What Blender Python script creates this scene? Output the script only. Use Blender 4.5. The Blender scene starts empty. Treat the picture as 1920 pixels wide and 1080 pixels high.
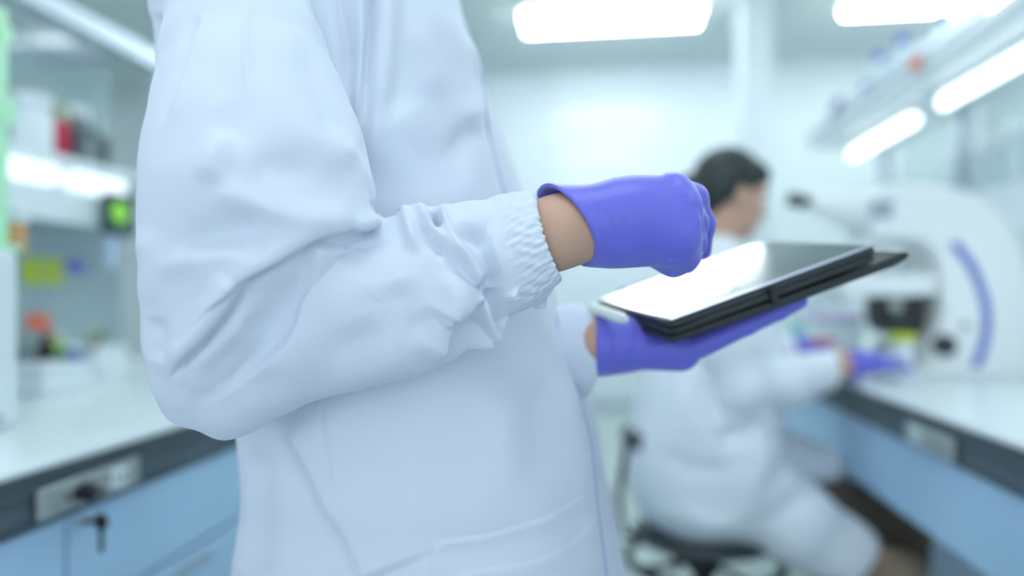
import bpy, bmesh, math, random
import numpy as np
from mathutils import Vector
random.seed(4); RNG = np.random.default_rng(4)
SC = bpy.context.scene; COL = SC.collection

# ------------------------------------------------------------------ camera, world, exposure
F_PX = 1300.0; YAW = math.radians(7.67); HC = 1.03; PYH = 555.0
cam = bpy.data.cameras.new('camera'); co = bpy.data.objects.new('camera', cam); COL.objects.link(co)
cam.sensor_width = 36.0; cam.lens = 36.0 * F_PX / 1920.0
co.location = (0, 0, HC); co.rotation_euler = (math.pi / 2, 0, YAW)
cam.shift_y = (PYH - 540.0) / 1920.0
cam.clip_start = 0.02
cam.dof.use_dof = True; cam.dof.focus_distance = 0.55; cam.dof.aperture_fstop = 1.25; cam.dof.aperture_blades = 0
SC.camera = co
w = bpy.data.worlds.new('world'); SC.world = w; w.use_nodes = True
bg = w.node_tree.nodes['Background']; bg.inputs[0].default_value = (0.80, 0.90, 1.0, 1); bg.inputs[1].default_value = 0.80
SC.view_settings.view_transform = 'Standard'; SC.view_settings.look = 'None'
SC.view_settings.exposure = 1.0; SC.view_settings.gamma = 1.0; SC.view_settings.use_curve_mapping = False
try: SC.cycles.use_denoising = True
except Exception: pass

# ------------------------------------------------------------------ frames of reference
CF = np.array([-math.sin(YAW), math.cos(YAW), 0.0]); CR = np.array([math.cos(YAW), math.sin(YAW), 0.0]); CU = np.array([0, 0, 1.0])
C0 = np.array([0, 0, HC])
def P(px, py, d): return C0 + CF * d + CR * ((px - 960) / F_PX * d) + CU * ((PYH - py) / F_PX * d)
def L(r, f, z): return CR * r + CF * f + CU * z
def W(px, py, X=None, Y=None, z=None):
    d = CF + CR * ((px - 960) / F_PX) + CU * ((PYH - py) / F_PX)
    t = X / d[0] if X is not None else (Y / d[1] if Y is not None else (z - HC) / d[2])
    return C0 + d * t
def proj(v):
    q = v - C0; d = q @ CF; d = np.where(np.abs(d) < 1e-4, 1e-4, d)
    return 960 + (q @ CR) / d * F_PX, PYH - q[:, 2] / d * F_PX, d

# ------------------------------------------------------------------ materials
def lin(c):
    return tuple((x / 12.92 if x <= 0.04045 else ((x + 0.055) / 1.055) ** 2.4) for x in c)
def rgb(h): return lin(tuple(int(h[i:i + 2], 16) / 255 for i in (0, 2, 4)))
MATS = {}
def mat(name, hexc, rough=0.5, metal=0.0, spec=0.5, noise=0.04, nscale=30.0, bump=0.0, bscale=400.0, sheen=0.0, trans=0.0, alpha=1.0, emit=0.0, coat=0.0, sss=0.0):
    if name in MATS: return MATS[name]
    m = bpy.data.materials.new(name); m.use_nodes = True; nt = m.node_tree; b = nt.nodes['Principled BSDF']
    c = rgb(hexc)
    b.inputs['Roughness'].default_value = rough; b.inputs['Metallic'].default_value = metal
    b.inputs['Specular IOR Level'].default_value = spec
    if sheen: b.inputs['Sheen Weight'].default_value = sheen; b.inputs['Sheen Roughness'].default_value = 0.5
    if trans: b.inputs['Transmission Weight'].default_value = trans
    if coat: b.inputs['Coat Weight'].default_value = coat; b.inputs['Coat Roughness'].default_value = 0.05
    if alpha < 1: b.inputs['Alpha'].default_value = alpha
    if sss: b.inputs['Subsurface Weight'].default_value = sss; b.inputs['Subsurface Radius'].default_value = (0.02, 0.008, 0.004); b.inputs['Subsurface Scale'].default_value = 0.3
    if emit: b.inputs['Emission Color'].default_value = c + (1,); b.inputs['Emission Strength'].default_value = emit
    tc = nt.nodes.new('ShaderNodeTexCoord')
    n = nt.nodes.new('ShaderNodeTexNoise'); n.inputs['Scale'].default_value = nscale; n.inputs['Detail'].default_value = 3
    nt.links.new(tc.outputs['Object'], n.inputs['Vector'])
    mx = nt.nodes.new('ShaderNodeMix'); mx.data_type = 'RGBA'
    mx.inputs['A'].default_value = tuple(x * (1 - noise) for x in c) + (1,)
    mx.inputs['B'].default_value = tuple(min(1, x * (1 + noise)) for x in c) + (1,)
    nt.links.new(n.outputs['Fac'], mx.inputs['Factor']); nt.links.new(mx.outputs['Result'], b.inputs['Base Color'])
    if bump:
        n2 = nt.nodes.new('ShaderNodeTexNoise'); n2.inputs['Scale'].default_value = bscale; n2.inputs['Detail'].default_value = 2
        nt.links.new(tc.outputs['Object'], n2.inputs['Vector'])
        bp = nt.nodes.new('ShaderNodeBump'); bp.inputs['Strength'].default_value = bump; bp.inputs['Distance'].default_value = 0.001
        nt.links.new(n2.outputs['Fac'], bp.inputs['Height']); nt.links.new(bp.outputs['Normal'], b.inputs['Normal'])
    MATS[name] = m; return m
M_COAT = mat('coat_cotton', 'D5DDEB', 0.85, spec=0.2, noise=0.012, nscale=12, bump=0.10, bscale=900, sheen=0.15)
M_COAT2 = mat('coat_cotton_far', 'EAF1FA', 0.85, spec=0.2, noise=0.02, nscale=12)
M_GLOVE = mat('nitrile_glove', '6668D4', 0.42, spec=0.45, noise=0.04, nscale=20, bump=0.15, bscale=500, sheen=0.25)
M_SKIN = mat('skin', 'C6A08C', 0.55, spec=0.35, noise=0.08, nscale=25, bump=0.2, bscale=300, sss=0.15)
M_HAIR = mat('hair', '1E2B2B', 0.5, noise=0.25, nscale=80)
M_TROUSER = mat('dark_trousers', '5B5048', 0.8, noise=0.08)
M_TAN = mat('tan_stocking', 'A08B78', 0.7, noise=0.05)
M_SHOE = mat('shoe_leather', '22262A', 0.4)
M_WHITE = mat('white_enamel', 'DDE9EE', 0.35, noise=0.015)
M_WTOP = mat('bench_laminate', 'E2EDF0', 0.28, noise=0.02, nscale=6)
M_RACE = mat('raceway_grey', '586872', 0.5, noise=0.06)
M_RACED = mat('raceway_groove', '45545C', 0.5)
M_BLUE = mat('blue_panel', 'B2D4F2', 0.45, noise=0.02, nscale=4)
M_BLUED = mat('blue_grey_panel', 'A3BACD', 0.5, noise=0.03)
M_ALU = mat('aluminium', 'B9C6D0', 0.35, metal=0.6)
M_PLATE = mat('outlet_plate', 'A8B2B4', 0.4, metal=0.3)
M_BLACK = mat('black_plastic', '14191B', 0.4, noise=0.05)
M_DGREY = mat('dark_grey_plastic', '2E3A3E', 0.45)
M_WALL = mat('wall_paint', 'D8E5E8', 0.6, noise=0.01, nscale=2)
M_PART = mat('glossy_partition', 'DCE8F0', 0.5, spec=0.9, noise=0.01, nscale=2, coat=0.22); M_PART.node_tree.nodes['Principled BSDF'].inputs['Coat Roughness'].default_value = 0.09
M_CEIL = mat('ceiling_tile', 'DAE6E8', 0.8, noise=0.02, nscale=3)
M_FLOOR = mat('floor_vinyl', 'C0CFCC', 0.35, noise=0.03, nscale=5)
M_LAMP = mat('lamp_tube', 'FAFFFF', emit=10.0, noise=0)
M_LAMP2 = mat('undershelf_tube', 'FAFFFF', emit=1.6, noise=0)
M_DIMGLOW = mat('dim_glow', 'F2FAFF', emit=0.42, noise=0)
M_GLASS = mat('shelf_glass', 'C6E4E6', 0.05, alpha=0.28, spec=0.6, noise=0)
M_BOARD = mat('frosted_backboard', '9DB2B8', 0.3, noise=0.05, nscale=3)

# ------------------------------------------------------------------ mesh helpers
def mesh_obj(name, verts, faces, m, parent=None, smooth=True, bevel=0.0):
    me = bpy.data.meshes.new(name)
    me.from_pydata([tuple(map(float, v)) for v in verts] if not isinstance(verts, np.ndarray) else verts.tolist(), [], faces if isinstance(faces, list) else faces.tolist())
    me.validate(); me.update()
    if smooth: me.polygons.foreach_set('use_smooth', [True] * len(me.polygons))
    me.materials.append(m)
    o = bpy.data.objects.new(name, me); COL.objects.link(o)
    if parent is not None:
        o.parent = parent
        o.matrix_parent_inverse = parent.matrix_world.inverted() if parent.type != 'EMPTY' else parent.matrix_basis.inverted()
    if bevel:
        b = o.modifiers.new('bevel', 'BEVEL'); b.width = bevel; b.segments = 3; b.limit_method = 'ANGLE'
    return o
def tag(o, label=None, cat=None, group=None, kind=None):
    if label: o['label'] = label
    if cat: o['category'] = cat
    if group: o['group'] = group
    if kind: o['kind'] = kind
    return o
def thing(name, loc, label, cat, group=None):
    o = bpy.data.objects.new(name, None); COL.objects.link(o); o.location = tuple(map(float, loc)); o.empty_display_size = 0.05
    return tag(o, label, cat, group)
class MB:
    def __init__(s): s.v = []; s.f = []
    def add(s, v, f):
        n = len(s.v); s.v += [tuple(map(float, x)) for x in v]; s.f += [tuple(i + n for i in q) for q in f]; return s
    def box(s, a, b):
        a, b = np.minimum(a, b), np.maximum(a, b)
        v = [(x, y, z) for x in (a[0], b[0]) for y in (a[1], b[1]) for z in (a[2], b[2])]
        return s.add(v, [(0, 1, 3, 2), (4, 6, 7, 5), (0, 4, 5, 1), (2, 3, 7, 6), (0, 2, 6, 4), (1, 5, 7, 3)])
    def obox(s, c, ax, ay, az, hx, hy, hz):
        c = np.array(c, float); v = [c + ax * (i * hx) + ay * (j * hy) + az * (k * hz) for i in (-1, 1) for j in (-1, 1) for k in (-1, 1)]
        return s.add(v, [(0, 1, 3, 2), (4, 6, 7, 5), (0, 4, 5, 1), (2, 3, 7, 6), (0, 2, 6, 4), (1, 5, 7, 3)])
    def tube(s, pts, rads, n=20, cap=True):
        pts = [np.array(p, float) for p in pts]
        if not hasattr(rads, '__len__'): rads = [rads] * len(pts)
        rings = []; up = None
        for i, p in enumerate(pts):
            a = pts[max(0, i - 1)]; b = pts[min(len(pts) - 1, i + 1)]; t = b - a
            t = t / (np.linalg.norm(t) + 1e-12)
            if up is None: up = np.array([0, 0, 1.0]) if abs(t[2]) < 0.9 else np.array([1.0, 0, 0])
            x = np.cross(up, t); x /= np.linalg.norm(x); y = np.cross(t, x); up = y
            rings.append([p + (x * math.cos(q) + y * math.sin(q)) * rads[i] for q in np.linspace(0, 2 * math.pi, n, endpoint=False)])
        v = [q for r in rings for q in r]; f = []
        for i in range(len(pts) - 1):
            for j in range(n):
                k = (j + 1) % n; f.append((i * n + j, i * n + k, (i + 1) * n + k, (i + 1) * n + j))
        if cap: f.append(tuple(range(n))[::-1]); f.append(tuple((len(pts) - 1) * n + j for j in range(n)))
        return s.add(v, f)
    def lathe(s, c, prof, n=28, axis=(0, 0, 1)):
        a = np.array(axis, float); a /= np.linalg.norm(a); c = np.array(c, float)
        x = np.cross(a, (0, 0, 1.0) if abs(a[2]) < 0.9 else (1.0, 0, 0)); x /= np.linalg.norm(x); y = np.cross(a, x)
        v = []; f = []
        for r, h in prof:
            for q in np.linspace(0, 2 * math.pi, n, endpoint=False): v.append(c + a * h + (x * math.cos(q) + y * math.sin(q)) * max(r, 1e-5))
        for i in range(len(prof) - 1):
            for j in range(n):
                k = (j + 1) % n; f.append((i * n + j, i * n + k, (i + 1) * n + k, (i + 1) * n + j))
        f.append(tuple(range(n))[::-1]); f.append(tuple((len(prof) - 1) * n + j for j in range(n)))
        return s.add(v, f)
    def prism(s, pts, n, h):        # closed 3-D outline, extruded by +-h along n
        n = np.array(n, float); k = len(pts)
        v = [np.array(p) - n * h for p in pts] + [np.array(p) + n * h for p in pts]
        f = [tuple(range(k))[::-1], tuple(range(k, 2 * k))] + [(i, (i + 1) % k, (i + 1) % k + k, i + k) for i in range(k)]
        return s.add(v, f)
    def build(s, name, m, parent=None, smooth=False, bevel=0.0):
        o = mesh_obj(name, s.v, s.f, m, parent, smooth, bevel)
        bm = bmesh.new(); bm.from_mesh(o.data); bmesh.ops.recalc_face_normals(bm, faces=bm.faces); bm.to_mesh(o.data); bm.free()
        if smooth:
            try: o.data.set_sharp_from_angle(angle=math.radians(38))
            except Exception: pass
        return o

# ------------------------------------------------------------------ implicit surfaces (soft bodies, cloth, hands)
def cap(a, b, ra, rb, k=0.01, sq=1.0, ax=CF): return ('c', np.array(a, float), np.array(b, float), ra, rb, k, sq, np.array(ax, float))
def ell(c, r, k=0.01, axes=(CR, CF, CU)): return ('e', np.array(c, float), np.array(r, float), k, axes)
def chain(pts, rads, k=0.01, sq=1.0):
    return [cap(pts[i], pts[i + 1], rads[i], rads[i + 1], k, sq) for i in range(len(pts) - 1)]
def sdf_mesh(prims, h, cuts=(), subs=(), smooth=2):
    lo = np.min([np.minimum(p[1] - p[3], p[2] - p[4]) if p[0] == 'c' else p[1] - max(p[2]) for p in prims], axis=0) - 0.012
    hi = np.max([np.maximum(p[1] + p[3], p[2] + p[4]) if p[0] == 'c' else p[1] + max(p[2]) for p in prims], axis=0) + 0.012
    # c prims: radii p[3], p[4]
    n = np.ceil((hi - lo) / h).astype(int) + 2
    vol = np.full(n, 0.05, np.float32)
    ax = [lo[i] + np.arange(n[i]) * h for i in range(3)]
    def ev(p, X, Y, Z):
        if p[0] == 'c':
            _, a, b, ra, rb, k, sq, dr = p
            q = [X - a[0], Y - a[1], Z - a[2]]; ba = b - a
            if sq != 1.0:
                s = (q[0] * dr[0] + q[1] * dr[1] + q[2] * dr[2]) * (1 / sq - 1); q = [q[i] + dr[i] * s for i in range(3)]
                ba = ba + dr * ((ba @ dr) * (1 / sq - 1))
            L2 = ba @ ba + 1e-12
            t = np.clip((q[0] * ba[0] + q[1] * ba[1] + q[2] * ba[2]) / L2, 0, 1)
            return np.sqrt((q[0] - ba[0] * t) ** 2 + (q[1] - ba[1] * t) ** 2 + (q[2] - ba[2] * t) ** 2) - (ra + (rb - ra) * t)
        _, c, r, k, axes = p
        q = [X - c[0], Y - c[1], Z - c[2]]
        l = [(q[0] * A[0] + q[1] * A[1] + q[2] * A[2]) for A in axes]
        k0 = np.sqrt(sum((l[i] / r[i]) ** 2 for i in range(3))); k1 = np.sqrt(sum((l[i] / r[i] ** 2) ** 2 for i in range(3))) + 1e-9
        return k0 * (k0 - 1) / k1
    def rng(p, m):
        if p[0] == 'c': a = np.minimum(p[1] - p[3], p[2] - p[4]) - m; b = np.maximum(p[1] + p[3], p[2] + p[4]) + m
        else: a = p[1] - max(p[2]) - m; b = p[1] + max(p[2]) + m
        i0 = np.clip(np.floor((a - lo) / h).astype(int), 0, n); i1 = np.clip(np.ceil((b - lo) / h).astype(int) + 1, 0, n)
        return i0, i1
    for p in prims:
        k = p[5] if p[0] == 'c' else p[3]
        i0, i1 = rng(p, k + 3 * h)
        if (i1 <= i0).any(): continue
        sl = tuple(slice(i0[i], i1[i]) for i in range(3))
        d = ev(p, ax[0][sl[0]][:, None, None], ax[1][sl[1]][None, :, None], ax[2][sl[2]][None, None, :]).astype(np.float32)
        o = vol[sl]
        hh = np.clip(0.5 + 0.5 * (o - d) / k, 0, 1); vol[sl] = o + (d - o) * hh - k * hh * (1 - hh)
    for p in subs:
        i0, i1 = rng(p, 3 * h)
        if (i1 <= i0).any(): continue
        sl = tuple(slice(i0[i], i1[i]) for i in range(3))
        d = ev(p, ax[0][sl[0]][:, None, None], ax[1][sl[1]][None, :, None], ax[2][sl[2]][None, None, :]).astype(np.float32)
        vol[sl] = np.maximum(vol[sl], -d)
    for (c, nn) in cuts:      # keep the side the normal points away from
        nn = np.array(nn, float); nn /= np.linalg.norm(nn)
        d = (ax[0][:, None, None] - c[0]) * nn[0] + (ax[1][None, :, None] - c[1]) * nn[1] + (ax[2][None, None, :] - c[2]) * nn[2]
        vol = np.maximum(vol, d.astype(np.float32))
    vol[0] = vol[-1] = 0.05; vol[:, 0] = vol[:, -1] = 0.05; vol[:, :, 0] = vol[:, :, -1] = 0.05
    s = vol < 0
    A = s[:-1, :-1, :-1]; an = A.copy(); al = A.copy()
    for dx in (0, 1):
        for dy in (0, 1):
            for dz in (0, 1):
                q = s[dx:n[0] - 1 + dx, dy:n[1] - 1 + dy, dz:n[2] - 1 + dz]; an |= q; al &= q
    cells = np.argwhere(an & ~al)
    idx = np.full(A.shape, -1, np.int64); idx[cells[:, 0], cells[:, 1], cells[:, 2]] = np.arange(len(cells))
    cr = {(dx, dy, dz): vol[cells[:, 0] + dx, cells[:, 1] + dy, cells[:, 2] + dz] for dx in (0, 1) for dy in (0, 1) for dz in (0, 1)}
    acc = np.zeros((len(cells), 3)); cnt = np.zeros(len(cells))
    for a in cr:
        for i in range(3):
            if a[i] == 0:
                b = list(a); b[i] = 1; b = tuple(b); va, vb = cr[a], cr[b]; m = (va < 0) != (vb < 0)
                t = np.where(m, va / np.where(m, va - vb, 1), 0); pt = np.tile(np.array(a, float), (len(cells), 1)); pt[:, i] = t
                acc[m] += pt[m]; cnt[m] += 1
    V = lo + (cells + acc / cnt[:, None]) * h
    Fs = []
    for i in range(3):
        j, k = (i + 1) % 3, (i + 2) % 3
        a = [slice(None)] * 3; b = [slice(None)] * 3; a[i] = slice(0, n[i] - 1); b[i] = slice(1, n[i])
        sa, sb = s[tuple(a)], s[tuple(b)]; e = np.argwhere(sa != sb)
        sign = sa[e[:, 0], e[:, 1], e[:, 2]]
        def cell(dj, dk):
            q = e.copy(); q[:, j] += dj; q[:, k] += dk; return idx[q[:, 0], q[:, 1], q[:, 2]]
        quad = np.stack([cell(-1, -1), cell(0, -1), cell(0, 0), cell(-1, 0)], 1)
        quad[~sign] = quad[~sign][:, ::-1]; Fs.append(quad)
    Fc = np.concatenate(Fs); Fc = Fc[(Fc >= 0).all(1)]
    if smooth: V = lap(V, Fc, smooth)
    return V, Fc
def lap(V, Fc, it, lam=0.5, mask=None):
    e = np.concatenate([Fc[:, [0, 1]], Fc[:, [1, 2]], Fc[:, [2, 3]], Fc[:, [3, 0]]]); e = np.concatenate([e, e[:, ::-1]])
    N = len(V); c = np.bincount(e[:, 0], minlength=N)[:, None].clip(1)
    for _ in range(it):
        s = np.stack([np.bincount(e[:, 0], weights=V[e[:, 1], q], minlength=N) for q in range(3)], 1)
        D = (s / c - V) * lam; V = V + (D if mask is None else D * mask[:, None])
    return V
def subdiv(V, Fc):
    e = np.stack([Fc, np.roll(Fc, -1, 1)], -1).reshape(-1, 2); es = np.sort(e, 1)
    key = es[:, 0].astype(np.int64) * (len(V) + 1) + es[:, 1]; uq, inv = np.unique(key, return_inverse=True); inv = inv.reshape(-1)
    a, b = uq // (len(V) + 1), uq % (len(V) + 1); nE = len(V) + inv.reshape(-1, 4)
    V2 = np.vstack([V, (V[a] + V[b]) / 2, V[Fc].mean(1)]); fcx = len(V) + len(uq) + np.arange(len(Fc))
    F2 = np.concatenate([np.stack([Fc[:, i], nE[:, i], fcx, nE[:, (i + 3) % 4]], 1) for i in range(4)])
    return lap(V2, F2, 1), F2
def normals(V, Fc):
    nn = np.cross(V[Fc[:, 2]] - V[Fc[:, 0]], V[Fc[:, 3]] - V[Fc[:, 1]]); out = np.zeros_like(V)
    for q in range(4):
        for c in range(3): out[:, c] += np.bincount(Fc[:, q], weights=nn[:, c], minlength=len(V))
    return out / (np.linalg.norm(out, axis=1, keepdims=True) + 1e-12)
def spline(pts, n=6):
    p = np.array(pts, float); p = np.vstack([2 * p[0] - p[1], p, 2 * p[-1] - p[-2]]); out = []
    for i in range(1, len(p) - 2):
        for t in np.linspace(0, 1, n, endpoint=False):
            out.append(0.5 * ((2 * p[i]) + (-p[i - 1] + p[i + 1]) * t + (2 * p[i - 1] - 5 * p[i] + 4 * p[i + 1] - p[i + 2]) * t * t + (-p[i - 1] + 3 * p[i] - 3 * p[i + 1] + p[i + 2]) * t ** 3))
    out.append(p[-2]); return np.array(out)
def folds(V, Fc, FL, face=True):
    """cloth folds: each is (kind, points, amplitude in mm, width, width 2, end taper)"""
    N = normals(V, Fc); u, v, d = proj(V); vd = C0 - V; vd /= np.linalg.norm(vd, axis=1, keepdims=True)
    fc = (N * vd).sum(1); msk = np.clip(fc * 5, 0, 1) if face else np.where(fc > -0.1, 1.0, 0.0)
    disp = np.zeros(len(V))
    for kind, pts, amp, w1, w2, tp in FL:
        s = spline(pts); R = 3.2 * max(w1, w2)
        sel = np.where((u > s[:, 0].min() - R) & (u < s[:, 0].max() + R) & (v > s[:, 1].min() - R) & (v < s[:, 1].max() + R) & (msk > 0))[0]
        if not len(sel): continue
        q = np.stack([u[sel], v[sel]], 1); best = np.full(len(sel), 1e9); sd = np.zeros(len(sel)); tt = np.zeros(len(sel))
        n = len(s) - 1
        for i in range(n):
            a, b = s[i], s[i + 1]; ab = b - a; l2 = ab @ ab + 1e-9
            t = np.clip(((q - a) @ ab) / l2, 0, 1); r = q - a - t[:, None] * ab; dd = np.hypot(r[:, 0], r[:, 1])
            m = dd < best; best[m] = dd[m]; cs = ab[0] * r[:, 1] - ab[1] * r[:, 0]; sd[m] = np.sign(cs[m]) * dd[m]; tt[m] = (i + t[m]) / n
        ta = np.clip(tt / max(tp[0], 1e-6), 0, 1) * np.clip((1 - tt) / max(tp[1], 1e-6), 0, 1); ta = ta * ta * (3 - 2 * ta)
        if kind == 'r': pr = np.exp(-(best / w1) ** 2)
        else: pr = np.where(sd > 0, np.exp(-(sd / w2) ** 2), np.exp(-(sd / w1) ** 2)) - 0.0
        if kind == 's': pr = np.where(sd > 0, np.exp(-(sd / w2) ** 2), 1.2 * np.exp(-(sd / w1) ** 2) - .2 * np.exp(-(sd / (w1 * 3)) ** 2))
        disp[sel] += amp * 0.001 * pr * ta
    return V + N * (disp * msk)[:, None]
def cloth_noise(V, Fc, amp, sc):
    N = normals(V, Fc); f = np.zeros(len(V))
    for i in range(7):
        k = RNG.normal(size=3); k /= np.linalg.norm(k); k *= sc * (0.6 + 0.35 * i); f += np.sin(V @ k + RNG.uniform(0, 6.28)) / (1 + 0.4 * i)
    return V + N * (f * amp * 0.35)[:, None]
def root_np(o): return o

# ------------------------------------------------------------------ the room
CZ = 3.06; YB = 6.3; XL = -6.0; XR = 5.0; YF = -3.0
def st(name, mb, m, bevel=0.0): o = mb.build(name, m, None, False, bevel); return tag(o, kind='structure')
st('floor', MB().box((XL, YF, -0.1), (XR, YB, 0)), M_FLOOR)
st('ceiling', MB().box((XL, YF, CZ), (XR, YB, CZ + 0.1)), M_CEIL)
st('wall_back', MB().box((XL - 0.1, YB, -0.1), (XR + 0.1, YB + 0.1, CZ + 0.1)), M_WALL)
st('wall_partition', MB().box((-2.6, YB - 0.03, 0), (W(1400, 300, Y=YB)[0], YB - 0.001, CZ)), M_PART)
st('wall_left', MB().box((XL - 0.1, YF, -0.1), (XL, YB, CZ + 0.1)), M_WALL)
st('wall_right', MB().box((XR, YF, -0.1), (XR + 0.1, YB, CZ + 0.1)), M_WALL)
p = W(1043, 300, Y=YB - 0.03); st('trim_1', MB().box((p[0] - 0.05, YB - 0.06, 0), (p[0] + 0.05, YB, CZ)), M_WHITE)
st('baseboard_back', MB().box((XL, YB - 0.035, 0), (XR, YB, 0.1)), M_ALU)
a = W(1392, 300, Y=4.7)[0]; b = W(1448, 300, Y=4.7)[0]
st('trim_2', MB().box((a, 4.7, 0), (b, 4.95, CZ)), M_WHITE, 0.01)
p = W(1260, 300, Y=YB - 0.03)
# ------------------------------------------------------------------ ceiling lamps
def fixture(c, label, L_=1.22, m=M_LAMP, louver=False):
    t = thing('ceiling_light', (c[0], c[1], CZ), label, 'ceiling light', 'ceiling lights')
    MB().box((c[0] - L_ / 2 - 0.03, c[1] - 0.20, CZ - 0.05), (c[0] + L_ / 2 + 0.03, c[1] + 0.20, CZ - 0.001)).build('housing', M_WHITE, t, bevel=0.004)
    for dy in (-0.10, 0.10):
        MB().tube([(c[0] - L_ / 2, c[1] + dy, CZ - 0.085), (c[0] + L_ / 2, c[1] + dy, CZ - 0.085)], 0.028).build('tube', m, t, True)
    if louver:
        mb = MB()
        for i in range(17):
            x = c[0] - L_ / 2 + i * L_ / 16; mb.box((x - 0.004, c[1] - 0.19, CZ - 0.15), (x + 0.004, c[1] + 0.19, CZ - 0.1))
        mb.build('louver', M_ALU, t)
    return t
c = W(1145, 38, z=CZ - 0.085); fixture(c, 'twin-tube ceiling light straight ahead, above the glossy partition wall')
c2 = W(1768, 8, z=CZ - 0.085); fixture((c2[0], c[1] - 0.02), 'twin-tube ceiling light at the right, above the bottles on the high shelf')
c3 = W(70, 95, z=CZ - 0.1); fixture(c3, 'dim ceiling light with louvre grille seen through the left shelf', L_=1.5, m=M_DIMGLOW, louver=True)
for (x, y, lab) in ((c[0], 2.7, 'over the middle of the aisle'), (c[0] + 2.4, 2.7, 'over the microscope bench'), (c[0] - 2.6, 2.7, 'over the left reagent shelf'),
        (c[0], 0.2, 'over the standing person'), (c[0] - 2.6, 0.2, 'over the near end of the left bench'), (c[0] + 2.4, 0.2, 'over the near end of the right bench')):
    fixture((x, y), 'twin-tube ceiling light ' + lab)

# ------------------------------------------------------------------ benches
ZT = 0.80; XBR = 0.65; XBL = -0.777
def bench(side, y0, y1, lab):
    s = 1 if side == 'r' else -1; xe = XBR if side == 'r' else XBL; xb = xe + s * 0.95
    t = thing('laboratory_bench', (xe + s * 0.4, (y0 + y1) / 2, 0), lab, 'bench')
    MB().box((xe, y0, ZT - 0.028), (xb, y1, ZT)).build('worktop', M_WTOP, t, bevel=0.006)
    r = MB().box((xe - s * 0.002, y0, ZT - 0.087), (xe + s * 0.06, y1, ZT - 0.026)).build('raceway', M_RACE, t)
    for z in (0.720, 0.752, 0.770): MB().box((xe - s * 0.006, y0, z), (xe - s * 0.001, y1, z + 0.005)).build('rail', M_RACED, r)
    MB().box((xe - s * 0.004, y0, ZT - 0.030), (xe + s * 0.004, y1, ZT - 0.012)).build('edge_strip', M_RACED, t)
    for y in (y0 + 0.05, (y0 + y1) / 2 + 0.35, y1 - 0.05):
        MB().box((xe + s * 0.12, y - 0.025, 0), (xe + s * 0.17, y + 0.025, ZT - 0.087)).build('leg', M_ALU, t)
        MB().box((xb - s * 0.10, y - 0.025, 0), (xb - s * 0.05, y + 0.025, ZT - 0.03)).build('leg', M_ALU, t)
    return t
bench('l', -0.6, 3.4, 'white-topped bench with dark grey edge channel along the left of the aisle')
bench('r', -0.6, 4.2, 'white-topped bench with dark grey edge channel at which the seated person works')
# left drawers
def drawer_unit(x, s, y0, y1, zs, label, name='drawer_unit', lock=None):
    t = thing(name, (x, (y0 + y1) / 2, 0), label, 'cabinet')
    MB().box((x + s * 0.02, y0, 0.08 if len(zs) > 2 else zs[-1] - 0.005), (x + s * 0.55, y1, ZT - 0.088)).build('carcass', M_BLUED, t)
    for i in range(len(zs) - 1):
        d = MB().box((x, y0 + 0.003, zs[i + 1] + 0.004), (x + s * 0.02, y1 - 0.003, zs[i] - 0.004)).build('drawer', M_BLUE, t, bevel=0.002)
        yc = (y0 + y1) / 2
        if i > 0: MB().box((x - s * 0.004, yc - 0.06, zs[i] - 0.045), (x + s * 0.002, yc + 0.06, zs[i] - 0.02)).build('handle', M_BLUED, d, bevel=0.002)
    return t
pl = W(168, 985, X=XBL + 0.012)
ZS = [0.71, 0.55, 0.34, 0.10]
ys = [-0.5, 0.35, 0.92 + 0.0, 1.55, 2.2, 2.85, 3.38]
labs = ['blue drawer unit nearest the camera under the left bench', 'blue drawer unit with a black key under the outlet plate', 'blue drawer unit beside the standing person under the left bench',
        'blue drawer unit behind the standing person, middle of left bench', 'blue drawer unit behind the standing person, past the middle', 'blue drawer unit at the far end of the left bench']
for i in range(6):
    u_ = drawer_unit(XBL - 0.005, -1, ys[i], ys[i + 1], ZS, labs[i])
    if ys[i] <= pl[1] < ys[i + 1]: dk = [o for o in u_.children if o.name.startswith('drawer')][0]
lk = MB().lathe((XBL - 0.004, pl[1], pl[2] + 0.006), [(0.009, 0), (0.009, 0.004), (0.006, 0.006)], axis=(1, 0, 0)).build('lock', M_ALU, dk, True)
mb = MB().obox((XBL + 0.016, pl[1], pl[2] + 0.006), np.array([1., 0, 0]), np.array([0, 1., 0]), CU, 0.014, 0.002, 0.003)
mb.lathe((XBL + 0.030, pl[1] - 0.004, pl[2] + 0.006), [(0.004, 0), (0.012, 0.001), (0.013, 0.004), (0.012, 0.007), (0.004, 0.008)], axis=(0.3, 1, 0))
mb.obox((XBL + 0.031, pl[1], pl[2] - 0.02), np.array([1., 0, 0]), np.array([0, 1., 0]), CU, 0.003, 0.0015, 0.02)
k_ = mb.build('key', M_BLACK, dk, True)
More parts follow.
